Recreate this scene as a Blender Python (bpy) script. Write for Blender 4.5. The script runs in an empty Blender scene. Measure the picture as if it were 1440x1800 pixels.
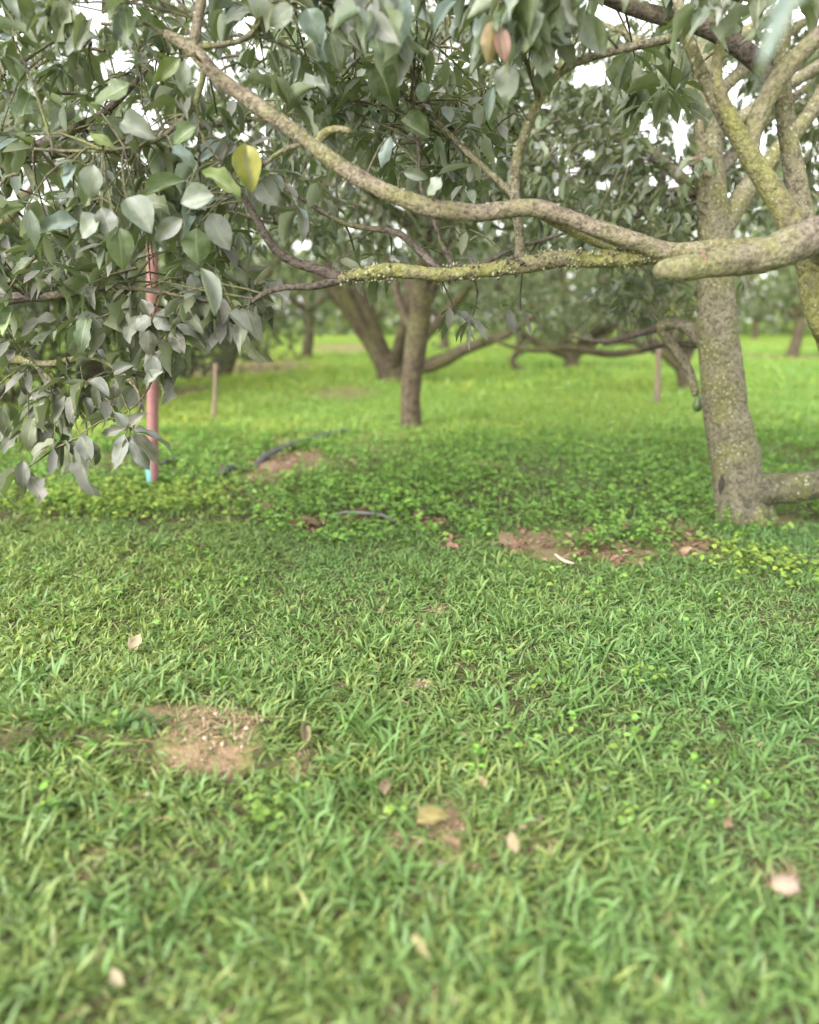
import bpy, math, random
import numpy as np
from mathutils import Vector, Matrix, noise as mnoise

random.seed(11)
rng = np.random.default_rng(11)
scene = bpy.context.scene
COL = scene.collection

# ------------------------------------------------------------------ camera, sky, sun, exposure
FPX, PW, PH = 1360.0, 1440.0, 1800.0          # focal length in photograph pixels, photograph size
CAM_Z, PITCH = 1.5, math.radians(14.0)
cd = bpy.data.cameras.new("camera")
cam = bpy.data.objects.new("camera", cd)
COL.objects.link(cam)
cam.location = (0, 0, CAM_Z)
cam.rotation_euler = (math.radians(90) - PITCH, 0, 0)
cd.sensor_fit = 'VERTICAL'
cd.sensor_height = 36.0
cd.sensor_width = 28.8
cd.lens = 36.0 * FPX / PH
cd.clip_start, cd.clip_end = 0.05, 1500
cd.dof.use_dof = True
cd.dof.focus_distance = 3.7
cd.dof.aperture_fstop = 0.8
scene.camera = cam

SUN_EL, SUN_AZ = math.radians(34), math.radians(224)     # azimuth clockwise from north (+Y)
w = bpy.data.worlds.new("World")
scene.world = w
w.use_nodes = True
nt = w.node_tree
nt.nodes.clear()
wo = nt.nodes.new("ShaderNodeOutputWorld")
bg = nt.nodes.new("ShaderNodeBackground")
sky = nt.nodes.new("ShaderNodeTexSky")
sky.sky_type = 'NISHITA'
sky.sun_disc = False
sky.sun_elevation = SUN_EL
sky.sun_rotation = SUN_AZ
sky.air_density, sky.dust_density, sky.ozone_density = 1.0, 1.5, 1.0
hs = nt.nodes.new("ShaderNodeHueSaturation")             # overcast: most of the blue goes
hs.inputs["Saturation"].default_value = 0.06
bg.inputs["Strength"].default_value = 0.15
nt.links.new(sky.outputs[0], hs.inputs["Color"])
nt.links.new(hs.outputs[0], bg.inputs[0])
nt.links.new(bg.outputs[0], wo.inputs[0])

sl = bpy.data.lights.new("sun", 'SUN')
sl.energy = 0.8
sl.angle = math.radians(35)
sl.color = (1.0, 0.95, 0.86)
sun = bpy.data.objects.new("sun", sl)
COL.objects.link(sun)
sdir = Vector((math.sin(SUN_AZ) * math.cos(SUN_EL), math.cos(SUN_AZ) * math.cos(SUN_EL), math.sin(SUN_EL)))
sun.rotation_euler = sdir.to_track_quat('Z', 'Y').to_euler()
sun.location = (0, -5, 12)

scene.view_settings.view_transform = 'Standard'
scene.view_settings.look = 'None'
scene.view_settings.gamma = 1.0
scene.view_settings.use_curve_mapping = False
scene.view_settings.exposure = 2.36
scene.render.engine = 'CYCLES'
cy = scene.cycles
cy.use_denoising = True
cy.max_bounces, cy.diffuse_bounces, cy.glossy_bounces = 8, 4, 2
cy.transmission_bounces, cy.transparent_max_bounces = 4, 4
cy.sample_clamp_indirect = 6.0

# ------------------------------------------------------------------ helpers
CP, SP = math.cos(PITCH), math.sin(PITCH)


def ray(px, py):
    u, v = (px - PW / 2) / FPX, (PH / 2 - py) / FPX
    return np.array([u, CP + v * SP, -SP + v * CP])


def at(px, py, Y):
    """the point of the place, Y metres in front of the camera, seen at this spot of the photograph"""
    d = ray(px, py)
    return np.array([0, 0, CAM_Z]) + d * (Y / d[1])


def project(P):
    P = np.asarray(P, float)
    x, y, z = P[..., 0], P[..., 1], P[..., 2] - CAM_Z
    zc = np.maximum(y * CP - z * SP, 1e-3)
    yc = y * SP + z * CP
    return PW / 2 + FPX * x / zc, PH / 2 - FPX * yc / zc, y * CP - z * SP


def sstep(a, b, x):
    t = np.clip((x - a) / (b - a), 0, 1)
    return t * t * (3 - 2 * t)


_f = [(rng.uniform(0, 6.28), rng.uniform(0, 6.28), rng.uniform(-1, 1)) for _ in range(12)]


def wob(x, y, s):
    """smooth sum-of-sines field of about -1..1"""
    r = 0
    for i, (a, b, c) in enumerate(_f):
        ang = c * math.pi
        k = s * (0.6 + 0.22 * i)
        r = r + np.sin(k * (x * math.cos(ang) + y * math.sin(ang)) + a) / (1 + 0.18 * i)
    return r / 4.2


def flat(px, py):
    d = ray(px, py)
    t = -CAM_Z / d[2]
    return d[0] * t, d[1] * t


LX0, LY0 = flat(140, 1335)
LX1, LY1 = flat(540, 1372)


def ground_h(x, y):
    x, y = np.asarray(x, float), np.asarray(y, float)
    h = 0.022 * wob(x, y, 1.1) + 0.010 * wob(x + 7, y - 3, 4.0)
    # the little worn ledge in the lower left of the lawn
    ly = LY0 + (LY1 - LY0) * (x - LX0) / (LX1 - LX0) + 0.035 * np.sin(x * 9.0)
    d = y - ly
    win = sstep(LX0 - 1.2, LX0 - 0.2, x) * (1 - sstep(LX1 - 0.22, LX1 + 0.08, x))
    h = h + win * 0.085 * sstep(-0.035, 0.03, d) * np.exp(-(np.maximum(d, 0) / 0.55) ** 2)
    # the field climbs very gently to the left and far away
    h = h + 0.5 * sstep(3, 22, -x - 0.12 * y) * sstep(8, 20, y)
    return h


def gp(px, py):
    d = ray(px, py)
    t = -CAM_Z / d[2]
    for _ in range(6):
        p = d * t
        t = (float(ground_h(p[0], p[1])) - CAM_Z) / d[2]
    p = d * t
    return np.array([p[0], p[1], float(ground_h(p[0], p[1]))])


def mesh_from(name, V, F, mats, smooth=True):
    me = bpy.data.meshes.new(name)
    me.from_pydata([tuple(v) for v in V], [], [tuple(f) for f in F])
    for m in (mats if isinstance(mats, (list, tuple)) else [mats]):
        me.materials.append(m)
    if smooth:
        me.polygons.foreach_set("use_smooth", [True] * len(me.polygons))
    me.update()
    return me


def mesh_np(name, V, faces, mat, tint=None, smooth=True):
    """V (n,3); faces: list of int arrays (m,k); tint (n,3) colour of each vertex's leaf or blade"""
    me = bpy.data.meshes.new(name)
    me.vertices.add(len(V))
    me.vertices.foreach_set("co", np.ascontiguousarray(V, np.float32).ravel())
    loops = np.concatenate([f.ravel() for f in faces]).astype(np.int32)
    tot = np.concatenate([np.full(len(f), f.shape[1], np.int32) for f in faces])
    start = np.concatenate([[0], np.cumsum(tot)[:-1]]).astype(np.int32)
    me.loops.add(len(loops))
    me.loops.foreach_set("vertex_index", loops)
    me.polygons.add(len(tot))
    me.polygons.foreach_set("loop_start", start)
    me.polygons.foreach_set("loop_total", tot)
    me.polygons.foreach_set("use_smooth", np.full(len(tot), smooth))
    me.materials.append(mat)
    if tint is not None:
        ca = me.color_attributes.new("tint", 'FLOAT_COLOR', 'POINT')
        c = np.ones((len(V), 4), np.float32)
        c[:, :3] = tint
        ca.data.foreach_set("color", c.ravel())
    me.update(calc_edges=True)
    me.validate()
    return me


def link(name, me, parent=None):
    o = bpy.data.objects.new(name, me)
    COL.objects.link(o)
    if parent is not None:
        o.parent = parent
    return o


def tag(o, label=None, cat=None, group=None, kind=None):
    if label: o["label"] = label
    if cat: o["category"] = cat
    if group: o["group"] = group
    if kind: o["kind"] = kind
    return o


def thing(name, label, cat, loc, group=None):
    o = bpy.data.objects.new(name, None)
    o.empty_display_size = 0.1
    COL.objects.link(o)
    o.location = tuple(loc)
    return tag(o, label, cat, group)


def unit(v):
    return v / np.maximum(np.linalg.norm(v, axis=-1, keepdims=True), 1e-9)


def resample(pts, rad, step):
    pts, rad = np.asarray(pts, float), np.asarray(rad, float)
    n = len(pts)
    P, R = [], []
    for i in range(n - 1):
        p0 = pts[max(i - 1, 0)]; p1 = pts[i]; p2 = pts[i + 1]; p3 = pts[min(i + 2, n - 1)]
        k = max(2, int(np.linalg.norm(p2 - p1) / step))
        for j in range(k):
            t = j / k
            P.append(0.5 * (2 * p1 + (p2 - p0) * t + (2 * p0 - 5 * p1 + 4 * p2 - p3) * t * t + (3 * p1 - p0 - 3 * p2 + p3) * t ** 3))
            R.append(rad[i] + (rad[i + 1] - rad[i]) * t)
    P.append(pts[-1]); R.append(rad[-1])
    return np.array(P), np.array(R)


def tube(pts, rad, sides=10, step=0.05, rough=0.07, freq=5.0, flare=None, V=None, F=None, cap=True, seed=0.0):
    """a tapering knobbly tube as vertex and face lists"""
    P, R = resample(pts, rad, step)
    V = [] if V is None else V
    F = [] if F is None else F
    off = len(V)
    T = unit(np.gradient(P, axis=0))
    a = np.array([0, 0, 1.0]) if abs(T[0][2]) < 0.9 else np.array([1.0, 0, 0])
    N = unit(np.cross(T[0], a))
    for i in range(len(P)):
        N = unit(N - T[i] * np.dot(N, T[i]))
        B = np.cross(T[i], N)
        for k in range(sides):
            th = 2 * math.pi * k / sides
            d = N * math.cos(th) + B * math.sin(th)
            r = R[i]
            if rough:
                q = P[i] + d * r
                nz = mnoise.noise(Vector(q * freq) + Vector((seed, 0, 0)))
                n2 = mnoise.noise(Vector(q * freq * 4.1) + Vector((0, seed, 5)))
                r = r * (1 + rough * (1.3 * nz + 0.6 * n2))
            V.append(P[i] + d * r)
        if i:
            for k in range(sides):
                k2 = (k + 1) % sides
                F.append((off + (i - 1) * sides + k, off + (i - 1) * sides + k2, off + i * sides + k2, off + i * sides + k))
    if cap:
        V.append(P[-1] + T[-1] * R[-1] * 0.25)
        c = len(V) - 1
        b = off + (len(P) - 1) * sides
        for k in range(sides):
            F.append((b + k, b + (k + 1) % sides, c))
    return V, F


# ------------------------------------------------------------------ materials
def mat_new(name):
    m = bpy.data.materials.new(name)
    m.use_nodes = True
    n = m.node_tree
    n.nodes.clear()
    out = n.nodes.new("ShaderNodeOutputMaterial")
    return m, n, out


def N_(n, typ, **kw):
    x = n.nodes.new(typ)
    for k, v in kw.items():
        if k in x.inputs:
            x.inputs[k].default_value = v
        else:
            setattr(x, k, v)
    return x


def mixc(n, fac, a, b, blend='MIX'):
    m = n.nodes.new("ShaderNodeMix")
    m.data_type = 'RGBA'
    m.blend_type = blend
    for i, v in ((0, fac), (6, a), (7, b)):
        if hasattr(v, "is_linked") or hasattr(v, "links"):
            n.links.new(v, m.inputs[i])
        else:
            m.inputs[i].default_value = v if i == 0 else (*v, 1)
    return m.outputs[2]


def ramp(n, src, stops):
    r = n.nodes.new("ShaderNodeValToRGB")
    e = r.color_ramp.elements
    while len(e) < len(stops):
        e.new(0.5)
    for x, (p, c) in zip(e, stops):
        x.position = p
        x.color = (*c, 1) if len(c) == 3 else c
    n.links.new(src, r.inputs[0])
    return r.outputs[0]


def leaf_material(name, source, rough=0.5, trans=0.22, dust=(0.19, 0.19, 0.165), dustamt=0.45, under=(0.17, 0.20, 0.11), spec=0.4):
    m, n, out = mat_new(name)
    if source == 'object':
        oi = N_(n, "ShaderNodeObjectInfo")
        col = oi.outputs["Color"]
        tc = N_(n, "ShaderNodeTexCoord")
        va = N_(n, "ShaderNodeVectorMath", operation='ADD')
        cx = N_(n, "ShaderNodeCombineXYZ")
        mu = N_(n, "ShaderNodeMath", operation='MULTIPLY')
        mu.inputs[1].default_value = 57.0
        n.links.new(oi.outputs["Random"], mu.inputs[0])
        n.links.new(mu.outputs[0], cx.inputs[0])
        n.links.new(tc.outputs["Object"], va.inputs[0])
        n.links.new(cx.outputs[0], va.inputs[1])
        vec = va.outputs[0]
        nscale = 5.0
    else:
        at_ = N_(n, "ShaderNodeAttribute", attribute_name="tint")
        col = at_.outputs["Color"]
        vec = N_(n, "ShaderNodeTexCoord").outputs["Object"]
        nscale = 26.0
    nz = N_(n, "ShaderNodeTexNoise", Scale=nscale, Detail=4.0, Roughness=0.65)
    n.links.new(vec, nz.inputs["Vector"])
    f = ramp(n, nz.outputs["Fac"], [(0.38, (0, 0, 0)), (0.68, (dustamt,) * 3)])
    nb = N_(n, "ShaderNodeTexNoise", Scale=nscale * 0.45, Detail=3.0, Roughness=0.6)
    n.links.new(vec, nb.inputs["Vector"])
    blot = ramp(n, nb.outputs["Fac"], [(0.36, (0.62, 0.70, 0.55)), (0.50, (1, 1, 1)), (0.66, (1.0, 1.0, 1.0))])
    col = mixc(n, 1.0, col, blot, 'MULTIPLY')
    top = mixc(n, f, col, dust)
    if source == 'object':
        # pale midrib and faint side veins
        uv = N_(n, "ShaderNodeUVMap")
        sx = N_(n, "ShaderNodeSeparateXYZ")
        n.links.new(uv.outputs[0], sx.inputs[0])
        a = N_(n, "ShaderNodeMath", operation='ABSOLUTE')
        n.links.new(sx.outputs[0], a.inputs[0])
        rib = ramp(n, a.outputs[0], [(0.03, (0.55,) * 3), (0.10, (0, 0, 0))])
        top = mixc(n, rib, top, (0.26, 0.27, 0.15))
        m1 = N_(n, "ShaderNodeMath", operation='MULTIPLY_ADD')       # v*k - |u|*j
        n.links.new(a.outputs[0], m1.inputs[0]); m1.inputs[1].default_value = -1.3
        n.links.new(sx.outputs[1], m1.inputs[2])
        m2 = N_(n, "ShaderNodeMath", operation='MULTIPLY'); m2.inputs[1].default_value = 55.0
        n.links.new(m1.outputs[0], m2.inputs[0])
        m3 = N_(n, "ShaderNodeMath", operation='SINE')
        n.links.new(m2.outputs[0], m3.inputs[0])
        v = ramp(n, m3.outputs[0], [(0.86, (0, 0, 0)), (1.0, (0.28,) * 3)])
        top = mixc(n, v, top, (0.22, 0.24, 0.13))
    ge = N_(n, "ShaderNodeNewGeometry")
    und = mixc(n, 0.45, top, under)
    c = mixc(n, ge.outputs["Backfacing"], top, und)
    b = N_(n, "ShaderNodeBsdfPrincipled", Roughness=rough)
    b.inputs["Specular IOR Level"].default_value = spec
    n.links.new(c, b.inputs["Base Color"])
    bp = N_(n, "ShaderNodeBump", Strength=0.25, Distance=0.01)
    n.links.new(nz.outputs["Fac"], bp.inputs["Height"])
    n.links.new(bp.outputs[0], b.inputs["Normal"])
    t = N_(n, "ShaderNodeBsdfTranslucent")
    tcx = mixc(n, 0.5, c, (0.20, 0.30, 0.03))
    n.links.new(tcx, t.inputs[0])
    mx = N_(n, "ShaderNodeMixShader")
    mx.inputs[0].default_value = trans
    n.links.new(b.outputs[0], mx.inputs[1])
    n.links.new(t.outputs[0], mx.inputs[2])
    n.links.new(mx.outputs[0], out.inputs[0])
    return m


M_LEAF = leaf_material("leaf_single", 'object')
M_CROWN = leaf_material("leaf_mass", 'attr')
M_FAR = leaf_material("leaf_mass_far", 'attr', dustamt=0.25, trans=0.30)
M_GRASS = leaf_material("grass_blades", 'attr', rough=0.45, trans=0.30, dustamt=0.10, dust=(0.25, 0.30, 0.14), under=(0.12, 0.2, 0.07), spec=0.35)
M_HERB = leaf_material("ground_cover_leaves", 'attr', rough=0.55, trans=0.30, dustamt=0.1, dust=(0.2, 0.26, 0.1), under=(0.12, 0.2, 0.06), spec=0.3)
M_LITTER = leaf_material("dry_leaves", 'attr', rough=0.8, trans=0.05, dustamt=0.3, dust=(0.3, 0.22, 0.15), under=(0.3, 0.2, 0.13), spec=0.2)
M_DRY = leaf_material("dry_leaf_single", 'object', rough=0.8, trans=0.08, dustamt=0.35, dust=(0.34, 0.26, 0.19), under=(0.34, 0.26, 0.19), spec=0.2)


def bark_material(name, base, light, moss, mossamt, spots=0.5, scale=1.0, redness=0.0):
    m, n, out = mat_new(name)
    tc = N_(n, "ShaderNodeTexCoord")
    vec = tc.outputs["Object"]
    n1 = N_(n, "ShaderNodeTexNoise", Scale=9.0 * scale, Detail=6.0, Roughness=0.7)
    n2 = N_(n, "ShaderNodeTexNoise", Scale=38.0 * scale, Detail=4.0, Roughness=0.65)
    n3 = N_(n, "ShaderNodeTexNoise", Scale=3.2 * scale, Detail=5.0, Roughness=0.65)
    vo = N_(n, "ShaderNodeTexVoronoi", Scale=34.0 * scale)
    vo2 = N_(n, "ShaderNodeTexVoronoi", Scale=70.0 * scale)
    for x in (n1, n2, n3, vo, vo2):
        n.links.new(vec, x.inputs["Vector"])
    c = mixc(n, ramp(n, n1.outputs["Fac"], [(0.35, (0, 0, 0)), (0.65, (1, 1, 1))]), base, light)
    c = mixc(n, ramp(n, n2.outputs["Fac"], [(0.34, (0.9,) * 3), (0.54, (0, 0, 0))]), c, tuple(v * 0.30 for v in base))
    ck = N_(n, "ShaderNodeTexVoronoi", Scale=22.0 * scale, feature='DISTANCE_TO_EDGE')
    wv = N_(n, "ShaderNodeVectorMath", operation='MULTIPLY_ADD')
    n.links.new(n2.outputs["Color"], wv.inputs[0]); wv.inputs[1].default_value = (.05, .05, .05); n.links.new(vec, wv.inputs[2])
    n.links.new(wv.outputs[0], ck.inputs["Vector"])
    crack = ramp(n, ck.outputs["Distance"], [(0.0, (0.65,) * 3), (0.05, (0, 0, 0))])
    c = mixc(n, crack, c, tuple(v * 0.35 for v in base))
    # moss grows in patches
    ge = N_(n, "ShaderNodeNewGeometry")
    mm = N_(n, "ShaderNodeMath", operation='MULTIPLY'); mm.inputs[1].default_value = 1.0
    n.links.new(n3.outputs["Fac"], mm.inputs[0])
    mf = ramp(n, mm.outputs[0], [(0.58 - 0.30 * mossamt, (0, 0, 0)), (0.72 - 0.22 * mossamt, (0.85,) * 3)])
    mossc = mixc(n, ramp(n, n2.outputs["Fac"], [(0.4, (0, 0, 0)), (0.62, (1, 1, 1))]), moss, tuple(v * 1.6 for v in moss))
    c = mixc(n, mf, c, mossc)
    # grey lichen spots
    ls = ramp(n, vo.outputs["Distance"], [(0.12, (spots,) * 3), (0.30, (0, 0, 0))])
    lsn = mixc(n, ramp(n, n3.outputs["Fac"], [(0.42, (0, 0, 0)), (0.6, (1, 1, 1))]), (0, 0, 0), ls)
    c = mixc(n, lsn, c, (0.40, 0.41, 0.33))
    ls2 = ramp(n, vo2.outputs["Distance"], [(0.10, (spots * 0.8,) * 3), (0.25, (0, 0, 0))])
    c = mixc(n, ls2, c, (0.36, 0.35, 0.28))
    b = N_(n, "ShaderNodeBsdfPrincipled", Roughness=0.9)
    b.inputs["Specular IOR Level"].default_value = 0.2
    n.links.new(c, b.inputs["Base Color"])
    bp = N_(n, "ShaderNodeBump", Strength=1.0, Distance=0.018)
    ad = N_(n, "ShaderNodeMath", operation='ADD')
    n.links.new(n1.outputs["Fac"], ad.inputs[0]); n.links.new(n2.outputs["Fac"], ad.inputs[1])
    n.links.new(ad.outputs[0], bp.inputs["Height"])
    n.links.new(bp.outputs[0], b.inputs["Normal"])
    n.links.new(b.outputs[0], out.inputs[0])
    return m


M_BARK_TAN = bark_material("tan_branch_bark", (0.155, 0.125, 0.090), (0.275, 0.232, 0.168), (0.125, 0.12, 0.05), 0.45, 0.4, 1.3)
M_BARK_STUB = bark_material("olive_tan_bark", (0.135, 0.112, 0.084), (0.235, 0.20, 0.15), (0.11, 0.107, 0.046), 0.48, 0.3, 1.2)
M_BARK_LIMB = bark_material("dark_mossy_limb_bark", (0.075, 0.066, 0.045), (0.13, 0.12, 0.08), (0.08, 0.082, 0.028), 0.5, 0.9, 0.8)
M_BARK_MOSS = bark_material("mossy_branch_bark", (0.12, 0.097, 0.07), (0.20, 0.17, 0.115), (0.135, 0.134, 0.042), 0.66, 0.5, 1.3)
M_BARK_GREY = bark_material("speckled_grey_bark", (0.130, 0.113, 0.073), (0.215, 0.19, 0.135), (0.105, 0.10, 0.04), 0.45, 0.85, 1.0)
M_BARK_DARK = bark_material("dark_bark", (0.085, 0.068, 0.055), (0.15, 0.12, 0.10), (0.1, 0.1, 0.04), 0.2, 0.2, 1.2)
M_BARK_FAR = bark_material("far_bark", (0.085, 0.064, 0.044), (0.14, 0.112, 0.07), (0.09, 0.09, 0.032), 0.35, 0.2, 0.5)
M_TWIG = bark_material("twig_bark", (0.13, 0.11, 0.08), (0.19, 0.17, 0.11), (0.13, 0.14, 0.05), 0.4, 0.1, 2.0)
M_CUT = bark_material("cut_wood", (0.19, 0.13, 0.09), (0.27, 0.19, 0.13), (0.2, 0.16, 0.09), 0.1, 0.1, 2.0)


def simple_material(name, colour, colour2, rough, nscale=20.0, bump=0.3, spec=0.4):
    m, n, out = mat_new(name)
    tc = N_(n, "ShaderNodeTexCoord")
    nz = N_(n, "ShaderNodeTexNoise", Scale=nscale, Detail=6.0, Roughness=0.65)
    n.links.new(tc.outputs["Object"], nz.inputs["Vector"])
    c = mixc(n, ramp(n, nz.outputs["Fac"], [(0.36, (0, 0, 0)), (0.66, (1, 1, 1))]), colour, colour2)
    b = N_(n, "ShaderNodeBsdfPrincipled", Roughness=rough)
    b.inputs["Specular IOR Level"].default_value = spec
    n.links.new(c, b.inputs["Base Color"])
    bp = N_(n, "ShaderNodeBump", Strength=bump, Distance=0.004)
    n.links.new(nz.outputs["Fac"], bp.inputs["Height"])
    n.links.new(bp.outputs[0], b.inputs["Normal"])
    n.links.new(b.outputs[0], out.inputs[0])
    return m


M_POLE = simple_material("faded_red_paint", (0.30, 0.15, 0.145), (0.20, 0.095, 0.085), 0.75, 14.0, 0.6, 0.2)
M_TURQ = simple_material("turquoise_paint", (0.08, 0.30, 0.30), (0.17, 0.34, 0.32), 0.7, 40.0)
M_PIPE = simple_material("black_plastic_pipe", (0.045, 0.045, 0.05), (0.11, 0.10, 0.095), 0.45, 14.0)
M_HOSE = simple_material("grey_hose", (0.11, 0.115, 0.11), (0.17, 0.17, 0.16), 0.5, 22.0)
M_STAKE = simple_material("weathered_stake", (0.16, 0.115, 0.085), (0.23, 0.17, 0.12), 0.9, 14.0)
M_FRUIT = simple_material("green_avocado_skin", (0.05, 0.085, 0.025), (0.09, 0.13, 0.04), 0.35, 60.0, 0.5)
M_BONE = simple_material("bleached_stick", (0.33, 0.30, 0.22), (0.42, 0.38, 0.29), 0.8, 40.0)
M_STONE = simple_material("pale_stone", (0.22, 0.165, 0.115), (0.29, 0.22, 0.165), 0.9, 30.0, 0.6)
M_LICHEN = simple_material("pale_lichen", (0.14, 0.145, 0.07), (0.25, 0.25, 0.165), 0.95, 60.0)
M_HOLLOW = simple_material("dark_hollow_wood", (0.02, 0.016, 0.013), (0.05, 0.04, 0.03), 0.95, 30.0)


def ground_material():
    m, n, out = mat_new("red_soil_and_turf")
    tc = N_(n, "ShaderNodeTexCoord")
    at_ = N_(n, "ShaderNodeAttribute", attribute_name="turf")
    n1 = N_(n, "ShaderNodeTexNoise", Scale=3.0, Detail=8.0, Roughness=0.7)
    n2 = N_(n, "ShaderNodeTexNoise", Scale=45.0, Detail=5.0, Roughness=0.7)
    n3 = N_(n, "ShaderNodeTexNoise", Scale=0.35, Detail=6.0, Roughness=0.6)
    vo = N_(n, "ShaderNodeTexVoronoi", Scale=60.0)
    for x in (n1, n2, n3, vo):
        n.links.new(tc.outputs["Object"], x.inputs["Vector"])
    soil = mixc(n, ramp(n, n1.outputs["Fac"], [(0.35, (0, 0, 0)), (0.65, (1, 1, 1))]), (0.20, 0.125, 0.08), (0.33, 0.235, 0.158))
    soil = mixc(n, ramp(n, n2.outputs["Fac"], [(0.30, (0.65,) * 3), (0.55, (0, 0, 0))]), soil, (0.095, 0.06, 0.042))
    soil = mixc(n, ramp(n, vo.outputs["Distance"], [(0.08, (0.6,) * 3), (0.2, (0, 0, 0))]), soil, (0.38, 0.27, 0.19))
    turf = mixc(n, ramp(n, n3.outputs["Fac"], [(0.38, (0, 0, 0)), (0.66, (1, 1, 1))]), (0.17, 0.27, 0.035), (0.24, 0.32, 0.055))
    turf = mixc(n, ramp(n, n2.outputs["Fac"], [(0.34, (0.6,) * 3), (0.56, (0, 0, 0))]), turf, (0.05, 0.09, 0.018))
    c = mixc(n, at_.outputs["Fac"], soil, turf)
    a2 = N_(n, "ShaderNodeAttribute", attribute_name="thatch_shade")  # dark thatch, with the shade between blades put into its colour
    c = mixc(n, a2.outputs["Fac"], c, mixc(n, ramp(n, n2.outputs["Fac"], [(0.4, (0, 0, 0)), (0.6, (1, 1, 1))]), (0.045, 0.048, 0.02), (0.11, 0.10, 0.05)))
    b = N_(n, "ShaderNodeBsdfPrincipled", Roughness=0.95)
    b.inputs["Specular IOR Level"].default_value = 0.1
    n.links.new(c, b.inputs["Base Color"])
    ad = N_(n, "ShaderNodeMath", operation='ADD')
    n.links.new(n1.outputs["Fac"], ad.inputs[0]); n.links.new(n2.outputs["Fac"], ad.inputs[1])
    bp = N_(n, "ShaderNodeBump", Strength=0.9, Distance=0.02)
    n.links.new(ad.outputs[0], bp.inputs["Height"])
    n.links.new(bp.outputs[0], b.inputs["Normal"])
    n.links.new(b.outputs[0], out.inputs[0])
    return m


M_GROUND = ground_material()

# ------------------------------------------------------------------ ground
# bare patches: (px, py, half width px, half height px, bareness)
PATCH_PX = [
    (505, 812, 75, 22, 1.0), (470, 838, 45, 12, 0.95), (520, 775, 40, 10, 0.8), (540, 928, 38, 9, 0.9), (800, 957, 22, 9, 0.9),
    (760, 918, 30, 7, 0.6), (640, 905, 30, 9, 0.6), (985, 955, 105, 28, 0.8), (1080, 965, 60, 26, 0.8), (1215, 958, 60, 24, 0.75), (1180, 935, 60, 18, 0.6),
    (895, 962, 22, 12, 0.9), (300, 868, 40, 9, 0.7), (465, 890, 20, 8, 0.6),
    (335, 1258, 92, 26, 0.82), (345, 1285, 56, 36, 0.82), (350, 1315, 40, 22, 0.85), (395, 1285, 60, 22, 0.8), (415, 1264, 40, 14, 0.86), (388, 1352, 44, 14, 0.93), (300, 1360, 40, 10, 0.6),
    (535, 1335, 22, 26, 0.8), (745, 1207, 16, 13, 0.9), (508, 1178, 16, 9, 0.7), (365, 1140, 20, 10, 0.6), (600, 1215, 14, 9, 0.6),
    (790, 1440, 36, 46, 0.93), (705, 1475, 40, 22, 0.8), (790, 1522, 30, 15, 0.85), (925, 1490, 60, 14, 0.7), (765, 1568, 25, 10, 0.7),
    (1375, 1548, 28, 9, 0.7), (240, 1165, 30, 13, 0.5), (220, 1420, 40, 15, 0.6), (160, 1530, 24, 30, 0.4),
    (770, 1075, 16, 6, 0.6), (720, 1100, 40, 8, 0.5), (1040, 1120, 20, 8, 0.4),
    (420, 645, 130, 14, 0.85), (600, 690, 60, 12, 0.65), (300, 690, 60, 14, 0.8), (600, 612, 60, 8, 0.8), (690, 770, 60, 6, 0.6), (850, 815, 40, 8, 0.5),
    (1320, 905, 80, 22, 0.5), (180, 700, 120, 10, 0.8), (1390, 628, 120, 5, 0.8), (1080, 622, 130, 4, 0.7),
]
PATCH = []
for px, py, a, b, k in PATCH_PX:
    x, y, _ = gp(px, py)
    xa = x + flat(px + a, py)[0] - flat(px, py)[0]
    _, y0 = flat(px, py + b)
    _, y1 = flat(px, py - b)
    PATCH.append((x, y, abs(xa - x), 0.5 * abs(y1 - y0), k))


def bareness(x, y):
    r = np.zeros_like(np.asarray(x, float))
    wx = 1 + 0.55 * wob(x * 1.0, y * 1.0, 9.0) + 0.5 * wob(x + 2, y - 1, 27.0)
    for cx, cy_, a, b, k in PATCH:
        q = ((x - cx) / a) ** 2 + ((y - cy_) / b) ** 2
        r = np.maximum(r, k * (1 - sstep(0.35, 1.7, q * np.maximum(wx, .25))))
    return r


def axis(segs):
    v = []
    for a, b, s in segs:
        v += list(np.arange(a, b, s))
    return np.array(v + [segs[-1][1]])


gx = axis([(-300, -60, 24), (-60, -16, 4), (-16, -5, 0.6), (-5, -1.6, 0.12), (-1.6, 0.2, 0.03), (0.2, 5, 0.12), (5, 16, 0.6), (16, 60, 4), (60, 300, 24)])
gy = axis([(-60, -10, 6), (-10, 0.6, 0.5), (0.6, 2.2, 0.08), (2.2, 3.6, 0.025), (3.6, 10, 0.1), (10, 30, 0.4), (30, 80, 2.5), (80, 700, 40)])
GX, GY = np.meshgrid(gx, gy)
GZ = ground_h(GX, GY) + 0.008 * wob(GX * 1.0, GY * 1.0, 17.0) * (GY < 14)
nxg, nyg = len(gx), len(gy)
idx = np.arange(nxg * nyg).reshape(nyg, nxg)
quads = np.stack([idx[:-1, :-1], idx[:-1, 1:], idx[1:, 1:], idx[1:, :-1]], -1).reshape(-1, 4)
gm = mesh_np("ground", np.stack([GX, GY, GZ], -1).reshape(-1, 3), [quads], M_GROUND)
ta = gm.attributes.new("turf", 'FLOAT', 'POINT')
turf = (0.7 + 0.3 * sstep(8.5, 13, GY)) * (1 - bareness(GX, GY))
ta.data.foreach_set("value", turf.astype(np.float32).ravel())
tb_ = gm.attributes.new("thatch_shade", 'FLOAT', 'POINT')  # ground darkened under near grass: thatch plus painted shade of the gaps
tb_.data.foreach_set("value", ((1 - sstep(7.5, 11, GY)) * (1 - sstep(.15, .6, bareness(GX, GY))) * (1 - sstep(.9, 1.6, np.abs(GX) - .6 * GY)) * (GY > 0)).astype(np.float32).ravel())
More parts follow.
